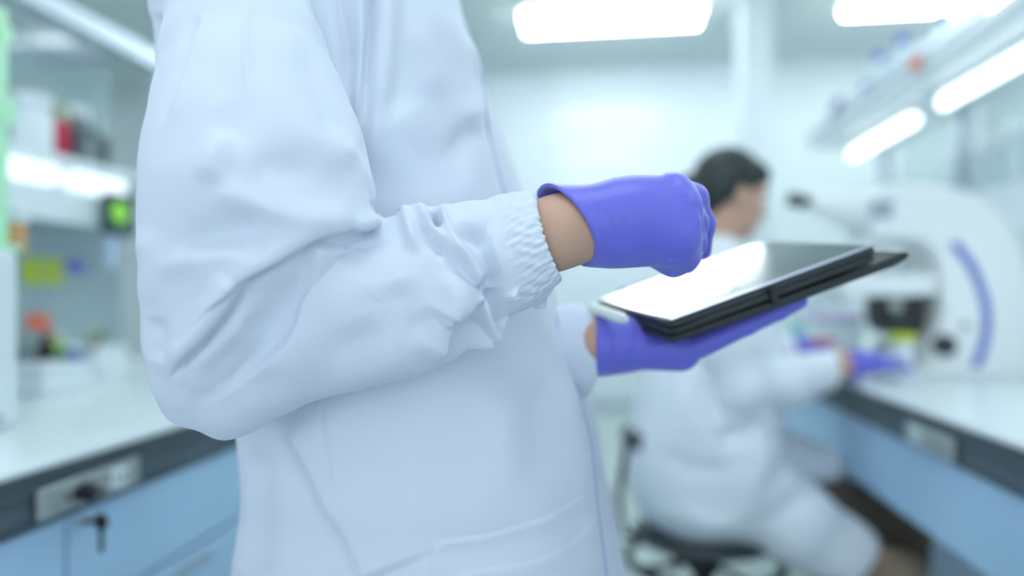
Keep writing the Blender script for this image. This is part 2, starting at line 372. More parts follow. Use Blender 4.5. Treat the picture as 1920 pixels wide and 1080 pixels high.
# right: shallow apron panels + recessed cabinets
for i, (y0, y1) in enumerate(((-0.5, 0.75), (0.76, 1.98), (1.99, 3.2), (3.21, 4.15))):
    t = thing('apron_drawer', (XBR, (y0 + y1) / 2, 0.54), ['long blue apron drawer under the right bench nearest the camera', 'long blue apron drawer under the dark outlet channel by the seated person',
        'long blue apron drawer beyond the seated person under the right bench', 'blue apron drawer at the far end of the right bench'][i], 'drawer')
    MB().box((XBR + 0.004, y0 + 0.003, 0.545), (XBR + 0.024, y1 - 0.003, 0.71)).build('drawer_front', M_BLUE, t, bevel=0.002)
    MB().box((XBR + 0.024, y0 + 0.02, 0.56), (XBR + 0.50, y1 - 0.02, 0.71)).build('drawer_box', M_BLUED, t)
for i, (y0, y1) in enumerate(((-0.5, 1.45), (2.4, 4.1))):
    t = thing('base_cabinet', (XBR + 0.5, (y0 + y1) / 2, 0), ['grey-blue base cabinet set back under the right bench near the camera', 'grey-blue base cabinet under the far part of the right bench'][i], 'cabinet')
    xx = XBR + (0.34 if i == 0 else 0.12)
    MB().box((xx + 0.02, y0, 0.06), (XBR + 0.6, y1, 0.54)).build('body', M_BLUED, t)
    for j in range(2):
        a = y0 + (y1 - y0) * j / 2; b = y0 + (y1 - y0) * (j + 1) / 2
        d = MB().box((xx, a + 0.003, 0.08), (xx + 0.02, b - 0.003, 0.53)).build('door', M_BLUED, t, bevel=0.002)
        MB().box((xx - 0.02, b - 0.06, 0.40), (xx - 0.001, b - 0.045, 0.50)).build('handle', M_ALU, d, bevel=0.002)

def outlet(x, s, y, label, hw=0.055):
    t = thing('power_outlet', (x, y, 0.757), label, 'power outlet')
    MB().box((x, y - hw, 0.721), (x + s * 0.008, y + hw, 0.765)).build('plate', M_PLATE, t, bevel=0.002)
    for dy in (-hw / 2, hw / 2):
        f = MB().box((x + s * 0.008, y + dy - 0.018, 0.727), (x + s * 0.011, y + dy + 0.018, 0.759)).build('socket', M_WHITE if dy > 0 else M_PLATE, t, bevel=0.001)
        for q in (-0.007, 0.007): MB().box((x + s * 0.0105, y + dy + q - 0.002, 0.738), (x + s * 0.0115, y + dy + q + 0.002, 0.748)).build('slot', M_BLACK, f)
    return t
a = W(70, 900, X=XBL + 0.01); b = W(258, 880, X=XBL + 0.01); yc = (a[1] + b[1]) / 2; hw = abs(b[1] - a[1]) / 2
outlet(XBL + 0.006, 1, yc, 'silver outlet plate with a black plug in the left bench channel', hw)
pp = W(155, 922, X=XBL + 0.02)
t = thing('power_plug', (XBL + 0.018, pp[1], pp[2]), 'round black plug in the left outlet plate above the key', 'plug')
MB().lathe((XBL + 0.0185, pp[1], pp[2]), [(0.012, 0), (0.014, 0.006), (0.013, 0.018), (0.007, 0.022)], axis=(1, 0, 0)).build('body', M_BLACK, t, True)
MB().lathe((XBL + 0.040, pp[1], pp[2]), [(0.006, 0), (0.005, 0.012)], axis=(1, 0, 0)).build('grip', M_DGREY, t, True)
a = W(1705, 790, X=XBR - 0.01); b = W(1785, 820, X=XBR - 0.01)
outlet(XBR - 0.007, -1, (a[1] + b[1]) / 2, 'pale outlet plate in the dark channel of the right bench', abs(a[1] - b[1]) / 2 + 0.01)

# ------------------------------------------------------------------ reagent shelves
def shelf_left():
    t = thing('reagent_shelf', (-1.6, 1.2, ZT), 'white two-level reagent shelf with frosted back standing on the left bench', 'shelf')
    y0, y1 = 0.3, 2.19
    MB().box((-1.50, y0, 1.395), (-1.72, y1, 1.425)).build('shelf_board', M_WHITE, t, bevel=0.003)
    MB().box((-1.49, y0, 1.235), (-1.52, y1, 1.33)).build('fascia', M_WHITE, t, bevel=0.003)
    MB().box((-1.50, y0, 1.80), (-1.56, y1 + 0.01, 1.86)).build('top_rail', M_ALU, t, bevel=0.003)
    MB().box((-1.56, y0, 1.86), (-1.72, y1, 1.885)).build('top_board', M_WHITE, t, bevel=0.003)
    for y in (y0 + 0.015, y1): MB().box((-1.50, y - 0.018, ZT), (-1.54, y + 0.018, 1.80)).build('post', M_ALU, t, bevel=0.003)
    MB().box((-1.655, y0, ZT + 0.01), (-1.675, y1, 1.39)).build('back_board', M_BOARD, t)
    MB().box((-1.70, y0, 1.43), (-1.706, y1, 1.80)).build('glass_panel', M_GLASS, t)
    return t
shelf_left()
for (pa, pb, py, lab) in ((-40, 108, 330, 'glowing strip for a ceiling-light reflection under the left shelf, nearer the camera'), (132, 232, 350, 'glowing strip for a ceiling-light reflection under the left shelf, beside the green-faced device')):
    a = W(pa, py, X=-1.50)[1]; b = W(pb, py, X=-1.50)[1]; yc = (a + b) / 2
    t = thing('reflection_strip', (-1.5, yc, 1.39), lab, 'lamp', 'glowing reflection strips under the left shelf')  # glowing bars built for ceiling-light reflections on the glossy fascia
    MB().box((-1.50, a, 1.385), (-1.56, b, 1.394)).build('housing', M_WHITE, t)  # white backing added for the reflection strip, not a lamp housing
    MB().box((-1.485, a, 1.335), (-1.53, b, 1.385)).build('glow_bar', M_DIMGLOW, t, bevel=0.01)
def shelf_right():
    t = thing('reagent_shelf', (1.45, 2.2, ZT), 'white high reagent shelf with glass panels and lamps on the right bench', 'shelf')
    y0, y1 = 0.5, 4.05
    MB().box((1.13, y0, 1.845), (1.58, y1, 1.885)).build('top_board', M_WHITE, t, bevel=0.004)
    MB().box((1.12, y0, 1.885), (1.13, y1, 1.93)).build('guard_rail', M_ALU, t, bevel=0.002)
    MB().box((1.47, y0, 1.27), (1.50, y1, 1.42)).build('fascia', M_WHITE, t, bevel=0.004)
    MB().box((1.47, y0, 1.42), (1.59, y1, 1.445)).build('shelf_board', M_WHITE, t, bevel=0.003)
    for y in (y0 + 0.02, 1.75, 3.2, y1 - 0.02): MB().box((1.49, y - 0.022, ZT), (1.54, y + 0.022, 1.845)).build('post', M_ALU, t, bevel=0.003)
    for a, b in ((0.55, 1.72), (1.78, 3.17), (3.23, 4.0)): MB().box((1.575, a, 1.45), (1.581, b, 1.84)).build('glass_panel', M_GLASS, t)
shelf_right()
for k, (a, b) in enumerate(((3.22, 4.02), (2.0, 3.0))):
    X = 1.34
    t = thing('under_shelf_lamp', (X, (a + b) / 2, 1.84), ['glowing tube lamp under the high right shelf, farther of the two', 'glowing tube lamp under the high right shelf, nearer of the two'][k], 'lamp', 'tube lamps under the right shelf')
    MB().box((X - 0.03, a, 1.822), (X + 0.03, b, 1.844)).build('housing', M_WHITE, t, bevel=0.003)
    for dx in (0.0,): MB().tube([(X + dx, a + 0.02, 1.80), (X + dx, b - 0.02, 1.80)], 0.021).build('tube', M_LAMP2, t, True)

# ------------------------------------------------------------------ bottles and bench clutter
def bottle(c, r, h, body, capm, label, name='bottle', cat='bottle', group=None, caph=0.18, neck=0.45):
    t = thing(name, c, label, cat, group)
    MB().lathe(c, [(r * 0.9, 0), (r, h * 0.03), (r, h * 0.62), (r * 0.85, h * 0.72), (r * neck, h * (1 - caph - 0.02)), (r * neck, h * (1 - caph))]).build('body', body, t, True)
    MB().lathe(c + np.array([0, 0, h * (1 - caph)]), [(r * neck * 1.25, 0), (r * neck * 1.25, h * caph * 0.9), (r * neck * 1.1, h * caph)]).build('cap', capm, t, True)
    return t
def box(c, s, m, name, label, cat, lidm=None, group=None):
    t = thing(name, c, label, cat, group); x, y, z = s
    MB().box((c[0] - x / 2, c[1] - y / 2, c[2]), (c[0] + x / 2, c[1] + y / 2, c[2] + z * 0.8)).build('body', m, t, bevel=min(s) * 0.08)
    MB().box((c[0] - x / 2 - 0.002, c[1] - y / 2 - 0.002, c[2] + z * 0.8), (c[0] + x / 2 + 0.002, c[1] + y / 2 + 0.002, c[2] + z)).build('lid', lidm or m, t, bevel=min(s) * 0.08)
    return t
CLR = mat('clear_plastic', 'D5E8EE', 0.15, alpha=0.75, noise=0); CAPB = mat('blue_cap', '5D72CE', 0.4); VIO = mat('violet_plastic', '6B5A9A', 0.45)
REDM = mat('red_plastic', 'C8304E', 0.4); OR = mat('orange_note', 'F07A5A', 0.8); YEL = mat('yellow_note', 'B8D038', 0.8); NEON = mat('neon_green_face', 'A4F24A', 0.4)
VNOTE = mat('violet_note', '6A6FC8', 0.8); TAN = mat('tan_label', 'C69A66', 0.7); PGRN = mat('pale_green_plastic', 'B4ECC4', 0.35); TEAL = mat('teal_plastic', '8CCBD2', 0.4)
NAVY = mat('navy_plastic', '3F55A8', 0.4); DTEAL = mat('dark_teal', '2A4A50', 0.4); GREYD = mat('grey_can', '6F7F84', 0.4); YG = mat('yellow_green', 'CFE03C', 0.5); PINK = mat('pink_plastic', 'E0607E', 0.5); OLIVE = mat('olive', 'A8B49A', 0.6)
# on the high right shelf (z 1.885)
zs = 1.885
for px, X, r, h, bm_, cm, lab in ((1622, 1.22, 0.035, 0.15, CLR, CAPB, 'clear bottle with blue cap on the high shelf, next to the tall violet bottle'),
    (1648, 1.20, 0.04, 0.22, CLR, CAPB, 'clear bottle with blue cap on the high shelf, second along from the violet bottle'),
    (1692, 1.22, 0.042, 0.225, CLR, CAPB, 'tall clear bottle with blue cap in the middle of the high right shelf'),
    (1728, 1.24, 0.05, 0.15, M_WHITE, M_WHITE, 'stout white bottle with white cap on the high right shelf'),
    (1765, 1.20, 0.036, 0.17, CLR, CAPB, 'clear bottle with blue cap on the high shelf, above the red tag'),
    (1822, 1.22, 0.04, 0.215, CLR, CAPB, 'clear bottle with blue cap on the high shelf, nearest the camera')):
    q = W(px, 100, X=X); bottle(np.array([X, q[1], zs]), r, h, bm_, cm, lab, group='bottles on the high right shelf')
q = W(1572, 200, X=1.24); bottle(np.array([1.24, q[1], zs]), 0.045, 0.20, VIO, VIO, 'tall violet bottle at the far end of the high right shelf')
q = W(1608, 130, X=1.38); box(np.array([1.38, q[1] - .05, zs]), (0.16, 0.14, 0.22), M_WHITE, 'carton', 'white carton behind the bottles on the high right shelf', 'box')
q = W(1717, 158, X=1.117); t = thing('shelf_tag', q, 'small salmon red tag on the edge of the high shelf', 'tag')
MB().box((1.108, q[1] - 0.03, 1.85), (1.1195, q[1] + 0.03, 1.90)).build('card', OR, t, bevel=0.002); MB().box((1.106, q[1] - 0.02, 1.895), (1.122, q[1] + 0.02, 1.903)).build('clip', M_ALU, t)
# glassware on the lower right shelf (z 1.445)
for k, (px, r, h, lab) in enumerate(((1792, 0.028, 0.13, 'squat pale bottle on the lower right shelf, nearest the tall post'), (1815, 0.03, 0.17, 'pale bottle on the lower right shelf, second from the tall post'), (1845, 0.03, 0.20, 'taller pale bottle in the middle of the lower right shelf'),
        (1872, 0.032, 0.22, 'tall pale bottle on the lower right shelf under the near lamp'), (1905, 0.034, 0.24, 'tallest pale bottle on the lower right shelf at picture edge'), (1683, 0.03, 0.20, 'bottle with round white cap on the shelf behind the eyepieces'))):
    q = W(px, 300, X=1.54); bottle(np.array([1.535, q[1], 1.445]), r, h, CLR if k != 5 else CAPB, M_WHITE, lab, group='bottles on the lower right shelf', neck=0.7)
# on the left shelf (z 1.425)
zs = 1.426
def onl(px, X=-1.6): return np.array([X, W(px, 250, X=X)[1], zs])
bottle(onl(62), 0.05, 0.17, M_WHITE, M_WHITE, 'white jar on the left shelf beside the red jar', 'jar', 'jar', neck=0.8)
bottle(onl(108), 0.032, 0.17, REDM, OLIVE, 'red jar with olive lid on the left shelf', 'jar', 'jar', neck=0.8, caph=0.3)
bottle(onl(142, -1.63), 0.035, 0.19, GREYD, M_WHITE, 'grey jar with white lid on the left shelf behind the grey can', 'jar', 'jar', neck=0.9)
bottle(onl(162, -1.56), 0.035, 0.11, GREYD, GREYD, 'low grey can on the left shelf', 'can', 'can', neck=0.95)
bottle(onl(186, -1.64), 0.03, 0.12, M_DGREY, GREYD, 'dark grey can at the post end of the left shelf', 'can', 'can', neck=0.95)
# green device hanging on the shelf
q = W(226, 400, X=-1.43); t = thing('timer', q, 'black hand timer with bright green face clipped below the left shelf', 'timer')
MB().box((-1.485, q[1] - 0.015, q[2] - 0.062), (-1.435, q[1] + 0.085, q[2] + 0.062)).build('case', DTEAL, t, bevel=0.008)
MB().lathe((-1.436, q[1] - 0.002, q[2]), [(0.03, 0), (0.034, 0.006), (0.028, 0.012)], axis=(1, 0, 0)).build('face', NEON, t, True)
q2 = W(208, 470, X=-1.47); t = thing('marker_pen', (-1.47, q2[1], q2[2] - 0.05), 'pale blue tube hanging under the black timer', 'tube')
MB().tube([(-1.47, q2[1], q2[2] - 0.05), (-1.47, q2[1], q2[2] + 0.05)], 0.014).build('body', mat('pale_blue', 'BCD4F0', 0.4), t, True)
MB().tube([(-1.47, q2[1], q2[2] + 0.05), (-1.47, q2[1], q2[2] + 0.07)], 0.016).build('cap', M_WHITE, t, True)
# notes on the frosted back board
def note(px0, px1, py0, py1, m, label, lines=True, X=-1.653):
    a = W(px0, py0, X=X); b = W(px1, py1, X=X); c = (a + b) / 2
    t = thing('paper_note', c, label, 'note')
    MB().box((X, a[1], b[2]), (X + 0.0015, b[1], a[2])).build('sheet', m, t)
    if lines:
        mb = MB()
        for i in range(4):
            z = a[2] + (b[2] - a[2]) * (0.25 + 0.17 * i); mb.box((X + 0.0015, a[1] + (b[1] - a[1]) * 0.3, z - 0.002), (X + 0.002, b[1] - (b[1] - a[1]) * 0.15, z + 0.002))
        mb.build('ruled_lines', OLIVE, t)
note(42, 116, 482, 534, YEL, 'large yellow-green note on the frosted board above the left bench')
note(122, 160, 487, 510, VNOTE, 'small violet note beside the large yellow-green note', False)
note(50, 92, 590, 616, OR, 'orange note low on the frosted board beside the white appliance', False)
def onb(px, py): return W(px, py, z=ZT)
q = onb(85, 735); box(np.array([q[0] - .0, q[1], ZT]), (0.13, 0.16, 0.07), M_WHITE, 'carton', 'low white box on the left bench beside the white appliance', 'box')
q = onb(182, 703); box(np.array([q[0], q[1], ZT]), (0.10, 0.13, 0.085), M_WHITE, 'carton', 'white box on the left bench right of the blue bottle', 'box')
q = onb(134, 712); bottle(np.array([q[0], q[1], ZT]), 0.024, 0.10, NAVY, M_WHITE, 'small navy blue bottle between the white boxes on left bench')
q = onb(70, 700); bottle(np.array([-1.60, q[1] - 0.05, ZT]), 0.025, 0.12, M_BLACK, M_BLACK, 'small black bottle at the back of the left bench')
q = onb(95, 700); bottle(np.array([-1.60, W(92, 640, X=-1.6)[1], ZT]), 0.02, 0.13, YG, OR, 'yellow bottle with orange cap at the back of the left bench')
bottle(np.array([-1.60, W(112, 640, X=-1.6)[1], ZT]), 0.02, 0.12, mat('green_plastic', '7FCB6E', 0.5), M_WHITE, 'green bottle at the back of the left bench')
q = W(172, 645, X=-1.5); t = thing('tape_dispenser', (q[0], q[1], ZT + 0.085), 'small dark roll on top of the white box at left', 'tape')
q3 = onb(182, 703)
MB().lathe((q3[0] - 0.0, q3[1] - 0.02, ZT + 0.115), [(0.03, 0), (0.03, 0.02)], axis=(1, 0.3, 0)).build('roll', OLIVE, t, True)
MB().lathe((q3[0] + 0.005, q3[1] - 0.02, ZT + 0.115), [(0.014, -0.01), (0.014, 0.024)], axis=(1, 0.3, 0)).build('core', M_DGREY, t, True)
# big white appliance at left edge with jar on top, and green rack
q = W(39, 700, X=-1.02); yb = q[1]
t = thing('appliance', (-1.14, yb - 0.12, ZT), 'large white bench appliance with rounded edges at the left picture edge', 'appliance')
ztop = W(39, 470, X=-1.02)[2]
MB().box((-1.02, yb - 0.26, ZT), (-1.26, yb - 0.0, ztop)).build('housing', M_WHITE, t, bevel=0.014)
MB().box((-1.0195, yb - 0.22, ZT + 0.12), (-1.0165, yb - 0.12, ZT + 0.17)).build('control_panel', M_PLATE, t, bevel=0.002)
MB().box((-1.0195, yb - 0.20, ZT + 0.02), (-1.0165, yb - 0.04, ZT + 0.025)).build('vent', M_DGREY, t)
jz = W(20, 385, X=-1.10)[2]; jy = W(14, 440, X=-1.10)[1]
t = thing('jar', (-1.10, jy, ztop), 'white tub with tan label standing on the white appliance', 'jar')
MB().lathe((-1.10, jy, ztop), [(0.027, 0), (0.03, 0.002), (0.03, (jz - ztop) * 0.62), (0.029, (jz - ztop) * 0.64)]).build('body', TAN, t, True)
MB().lathe((-1.10, jy, ztop + (jz - ztop) * 0.62), [(0.031, 0), (0.033, 0.004), (0.033, (jz - ztop) * 0.34), (0.028, (jz - ztop) * 0.38)]).build('lid', M_WHITE, t, True)
gx = -1.06; gy = W(-3, 200, X=gx)[1]
t = thing('drying_rack', (-1.11, gy, ztop), 'pale green upright rack with round discs at the upper left edge', 'rack')
MB().tube([(gx, gy, ztop), (gx, gy, W(0, 20, X=gx)[2])], 0.014).build('pole', PGRN, t, True)
for py, r in ((62, 0.022), (205, 0.030)):
    z = W(0, py, X=gx)[2]; MB().lathe((gx - 0.012, gy, z), [(r * 0.85, 0), (r, 0.005), (r, 0.02), (r * 0.85, 0.025)], axis=(1, 0, 0)).build('disc', PGRN, t, True)
MB().lathe((gx, gy, ztop), [(0.035, 0), (0.035, 0.01), (0.015, 0.014)]).build('base', PGRN, t, True)

# ------------------------------------------------------------------ microscope
DM = 2.06; MS = mat('microscope_white', 'EEF4F5', 0.3, noise=0.01); MBLUE = mat('microscope_blue_stripe', '6E80CC', 0.35)
def mp(px, py, dd=0.0): return P(px, py, DM + dd)
base_y = 555 + (HC - ZT) * F_PX / DM
mt = thing('microscope', P(1760, base_y, DM), 'white laboratory microscope with a curved blue stripe on the right bench', 'microscope')
out = [(1612, 452), (1606, 405), (1620, 365), (1655, 352), (1712, 352), (1770, 362), (1815, 382), (1850, 420), (1878, 475), (1896, 540), (1899, 600), (1890, 655), (1872, base_y - 5), (1722, base_y - 5), (1720, 640), (1735, 600), (1735, 520), (1722, 478), (1690, 455)]
MB().prism([mp(x, y) for x, y in spline(out + [out[0]], 4)[:-1]], CF, 0.085).build('arm', MS, mt, True, bevel=0.012)
st_ = [(1788, 456), (1822, 500), (1845, 560), (1850, 610), (1842, 655), (1826, 695)]; sp = spline(st_, 6)
v = []
for i, (x, y) in enumerate(sp):
    tg = sp[min(i + 1, len(sp) - 1)] - sp[max(i - 1, 0)]; tg /= np.hypot(*tg); nx, ny = -tg[1], tg[0]
    v.append((x + nx * 8, y + ny * 8, x - nx * 8, y - ny * 8))
loop = [(a, b) for a, b, _, _ in v] + [(c_, d_) for _, _, c_, d_ in v[::-1]]
MB().prism([mp(x, y, -0.087) for x, y in loop], CF, 0.004).build('blue_stripe', MBLUE, mt)
MB().prism([mp(x, y) for x, y in ((1600, 692), (1615, 684), (1885, 684), (1892, base_y), (1596, base_y))], CF, 0.10).build('base', MS, mt, True, bevel=0.008)
MB().lathe(mp(1767, 647, -0.086), [(0.030, 0), (0.031, 0.008), (0.029, 0.022), (0.024, 0.025)], axis=-CF).build('focus_knob', M_DGREY, mt, True)
MB().lathe(mp(1808, 612, -0.086), [(0.012, 0), (0.012, 0.006)], axis=-CF).build('button', M_PLATE, mt, True)
MB().obox(mp(1654, 392, -0.087), CR, CU, CF, 0.030, 0.028, 0.003).build('badge_panel', mat('badge_grey', '9FB0BC', 0.5), mt, bevel=0.002)
MB().prism([mp(x, y) for x, y in ((1545, 515), (1730, 515), (1730, 553), (1560, 556))], CF, 0.075).build('stage', MS, mt, True, bevel=0.006)
MB().prism([mp(x, y) for x, y in ((1638, 556), (1718, 556), (1718, 612), (1700, 632), (1650, 622), (1638, 600))], CF, 0.05).build('condenser', M_BLACK, mt, True, bevel=0.004)
MB().lathe(mp(1679, 572, -0.05), [(0.019, 0), (0.019, 0.006), (0.014, 0.008)], axis=-CF).build('lens_ring', M_PLATE, mt, True)
MB().lathe(mp(1684, 602, -0.05), [(0.02, 0), (0.02, 0.006)], axis=-CF).build('lens_ring', M_DGREY, mt, True)
MB().lathe(mp(1665, 648), [(0.035, -0.02), (0.04, -0.016), (0.04, 0.012), (0.03, 0.016)]).build('illuminator', M_PLATE, mt, True)
MB().lathe(mp(1668, 482), [(0.045, 0.03), (0.048, 0.02), (0.035, -0.012), (0.02, -0.016)]).build('turret', MS, mt, True)
for k_, px in enumerate((1650, 1668, 1690)): MB().tube([mp(px, 480, 0.02 * (k_ - 1)), mp(px - 4 + 4 * k_, 512, 0.03 * (k_ - 1))], [0.014, 0.009]).build('objective', M_PLATE, mt, True)
for dd in (-0.033, 0.033):
    MB().tube([mp(1612, 398, dd), mp(1585, 392, dd), mp(1518, 380, dd)], [0.036, 0.042, 0.030]).build('eyepiece_tube', MS, mt, True)
    MB().tube([mp(1512, 379, dd), mp(1480, 373, dd)], [0.017, 0.022]).build('eyecup', M_BLACK, mt, True)
MB().prism([mp(x, y) for x, y in ((1560, 372), (1620, 362), (1620, 430), (1575, 418))], CF, 0.06).build('binocular_head', MS, mt, True, bevel=0.012)
q = P(1692, 632, DM - 0.13); t = thing('filter_dish', (q[0], q[1], q[2] - 0.012), 'yellow-green cap sitting on the microscope base under the black condenser', 'cap')
MB().lathe((q[0], q[1], q[2] - 0.012), [(0.034, 0), (0.036, 0.005), (0.036, 0.018), (0.03, 0.022)]).build('cap', YG, t, True)
MB().lathe((q[0], q[1], ZT), [(0.04, 0), (0.04, 0.012), (0.028, 0.03), (0.028, q[2] - 0.012 - ZT)]).build('stem', M_WHITE, t, True)
q = W(1585, 655, Y=2.25); box(np.array([q[0] + .02, 2.44, ZT]), (0.16, 0.12, 0.18), mat('white_card', 'E0F0F4', 0.5), 'carton', 'white box with lilac lid on the bench behind the two purple gloves', 'box', lidm=mat('lilac_lid', 'D3D0EA', 0.5))
q = W(1531, 600, Y=2.6); bottle(np.array([q[0], 2.6, ZT]), 0.018, 0.19, mat('mid_blue', '6FA6E4', 0.4), CAPB, 'slim blue bottle on the right bench left of the lilac-lidded box')
q = W(1466, 600, Y=2.7); bottle(np.array([q[0] + 0.05, 2.7, ZT]), 0.035, 0.16, TEAL, M_WHITE, 'pale teal bottle on the right bench seen past the tablet')
q = W(1500, 600, Y=3.0); box(np.array([q[0] + 0.08, 3.0, ZT]), (0.2, 0.2, 0.26), M_WHITE, 'carton', 'white box at the far end of the right bench past the tablet', 'box')
q = W(1880, 600, Y=2.55); box(np.array([1.38 + 0.06, 2.0, ZT]), (0.20, 0.42, 0.34), M_WHITE, 'instrument', 'pale instrument with dark slot behind the microscope at the right edge', 'instrument')
SL = W(1890, 620, X=1.338); MB().box((1.334, SL[1] - 0.02, SL[2] - 0.03), (1.338, SL[1] + 0.015, SL[2] + 0.04)).build('slot', M_DGREY, bpy.data.objects['instrument'])

# ------------------------------------------------------------------ tablet in folding cover
TA, TB, TC = P(1116, 563, .834), P(1256, 603, .651), P(1646, 459, .702)
ex = TC - TB; lx = np.linalg.norm(ex); ex /= lx; ey = TA - TB; ey -= ex * (ey @ ex); ly = np.linalg.norm(ey); ey /= ly; ez = np.cross(ex, ey); ez = ez if ez[2] > 0 else -ez
def T(a, b, c): return TB + ex * a + ey * b + ez * c
def rr_slab(a0, a1, b0, b1, c0, c1, r, n=6):
    pts = []
    for (ca, cb, s) in ((a1 - r, b1 - r, 0), (a0 + r, b1 - r, 90), (a0 + r, b0 + r, 180), (a1 - r, b0 + r, 270)):
        for i in range(n + 1):
            q = math.radians(s + 90 * i / n); pts.append((ca + r * math.cos(q), cb + r * math.sin(q)))
    m_ = (c0 + c1) / 2; return MB().prism([T(x, y, m_) for x, y in pts], ez, (c1 - c0) / 2)
tb = thing('tablet', T(lx / 2, ly / 2, -0.03), 'black tablet in a folded black keyboard cover held in a purple glove', 'tablet')
M_TAB = mat('tablet_body', '272F33', 0.35, noise=0.02); M_SCR = mat('screen_glass', '303B40', 0.13, spec=1.0, noise=0, coat=0.3); M_SCR.node_tree.nodes['Principled BSDF'].inputs['IOR'].default_value = 1.9; M_COVER = mat('cover_leatherette', '1E2628', 0.5, bump=0.2, bscale=300)
M_EDGE = mat('tablet_edge_metal', 'AEB4C6', 0.3, metal=0.7)
rr_slab(0, lx, 0, ly, -0.0075, -0.0006, 0.010).build('body', M_TAB, tb, True, bevel=0.0012)
rr_slab(0.004, lx - 0.004, 0.004, ly - 0.004, -0.0006, 0.0002, 0.007).build('screen', M_SCR, tb, True)
MB().prism([T(x, y, 0.0006) for x, y in ((0.002, 0.0), (lx - 0.004, 0.0), (lx - 0.004, 0.006), (0.002, 0.006))], ez, 0.0006).build('front_bezel', M_EDGE, tb, bevel=0.0004)
rr_slab(-0.002, lx * 0.985, -0.002, ly + 0.002, -0.014, -0.0078, 0.010).build('case', M_COVER, tb, True, bevel=0.0015)
# folded-back cover leaf opens slightly to the right
cv = []
for (a, b, c) in ((-0.004, 0, -0.020), (lx * 0.45, 0, -0.025), (lx + 0.012, 0, -0.027), (lx + 0.030, 0, -0.024), (lx + 0.034, 0, -0.020), (lx + 0.028, 0, -0.0165), (lx * 0.9, 0, -0.018), (lx * 0.45, 0, -0.0165), (-0.004, 0, -0.0145)): cv.append(T(a, ly / 2, c))
MB().prism(cv, ey, ly / 2 + 0.002).build('folded_cover', M_COVER, tb, True, bevel=0.001)
MB().obox(T(lx * 0.46, -0.0035, -0.011), ex, ey, ez, 0.004, 0.0015, 0.008).build('cover_clasp', M_BLACK, tb, bevel=0.0006)
mb = MB(); mb.obox(T(lx * 0.36, 0.028, 0.0004), (ex * 0.8 + ey * 0.6), (ey * 0.8 - ex * 0.6), ez, 0.010, 0.0006, 0.0003); mb.obox(T(lx * 0.40, 0.036, 0.0004), (ex * 0.9 - ey * 0.43), (ey * 0.9 + ex * 0.43), ez, 0.006, 0.0005, 0.0003)
mb.build('screen_mark', M_WHITE, tb)
sa, sb = P(1112, 578, 0.735), P(1172, 599, 0.665)
t = thing('stylus', sa, 'white rounded stylus tucked below the left edge of the tablet', 'stylus')
MB().tube([sa, sa * 0.1 + sb * 0.9, sb], [0.0055, 0.0058, 0.004]).build('barrel', mat('stylus_white', 'E8F2EA', 0.4), t, True)
MB().tube([sb, sb + (sb - sa) / np.linalg.norm(sb - sa) * 0.004], [0.004, 0.002]).build('tip', M_WHITE, t, True)

# ------------------------------------------------------------------ standing person
per = thing('person', L(-0.09, .74, 0), 'standing person in a white lab coat tapping a tablet with purple gloves', 'person')
def pr(px, py, d, r): return P(px, py, d), r
def pchain(L_, k=0.01, sq=1.0, scale=1.0):
    pts = [P(a, b, c) for a, b, c, r in L_]; rads = [r / F_PX * c * scale for a, b, c, r in L_]; return chain(pts, rads, k, sq)
# right hand: chains (px, py, depth, radius px)
DH = 0.575
palm = [[(1085, 420, DH, 68), (1180, 403, DH - .003, 66), (1258, 370, DH, 46)], [(1150, 425, DH - .004, 62), (1268, 400, DH - .006, 42)], [(1150, 430, DH - .004, 58), (1275, 440, DH - .008, 40)], [(1130, 432, DH, 56), (1262, 462, DH - .004, 34)]]
fing = [[(1260, 357, DH + .012, 33), (1300, 372, DH + .03, 25), (1318, 420, DH + .045, 21), (1316, 470, DH + .058, 18)],
        [(1272, 388, DH - .002, 34), (1302, 418, DH + .018, 24), (1298, 462, DH + .035, 21), (1270, 470, DH + .045, 20)],
        [(1276, 428, DH - .006, 33), (1298, 456, DH + .012, 24), (1285, 488, DH + .026, 22), (1255, 486, DH + .034, 20)],
        [(1262, 464, DH - .004, 31), (1284, 482, DH + .004, 25), (1262, 494, DH + .012, 23), (1232, 484, DH + .018, 21)],
        [(1130, 400, DH + .03, 34), (1185, 420, DH + .052, 28), (1240, 450, DH + .062, 24), (1272, 462, DH + .066, 19)]]
def hand_prims(scale): return sum([pchain(c, 0.016, 1.0, scale) for c in palm], []) + sum([pchain(c, 0.008, 1.0, scale) for c in fing], [])
# left hand under the tablet
DL = .735
fl = [T(lx * .03, ly * .50, -.05)]
lw = P(1128, 645, DL)
def und(a, b, dz): return T(lx * a, ly * b, -0.026 - dz)
lfing = [([und(.18, .22, .022), und(.40, .18, .016), und(.56, .17, .0135), und(.67, .17, .0115)], [.0125, .0105, .0095, .0085]),
         ([und(.20, .38, .022), und(.44, .36, .014), und(.62, .36, .012), und(.76, .36, .011)], [.013, .011, .0098, .0085]),
         ([und(.20, .56, .022), und(.42, .58, .014), und(.58, .60, .012), und(.70, .62, .011)], [.013, .0105, .0095, .0085]),
         ([und(.18, .74, .022), und(.36, .80, .016), und(.48, .84, .013), und(.58, .88, .0115)], [.012, .0095, .0088, .008]),
         ([und(-.02, .72, .022), und(.04, .92, .016), und(.10, 1.03, -.008), und(.16, 1.02, -.020)], [.015, .012, .0105, .009])]
lpalm = [(lw, und(.12, .3, .025), .026, .021), (lw, und(.14, .5, .024), .026, .022), (lw, und(.12, .7, .022), .026, .020), (lw, und(.02, .6, .024), .026, .022)]
def lhand(off): return [cap(a, b, ra + off, rb + off, .014) for a, b, ra, rb in lpalm] + sum([chain(p_, [r + off for r in r_], .004) for p_, r_ in lfing], [])
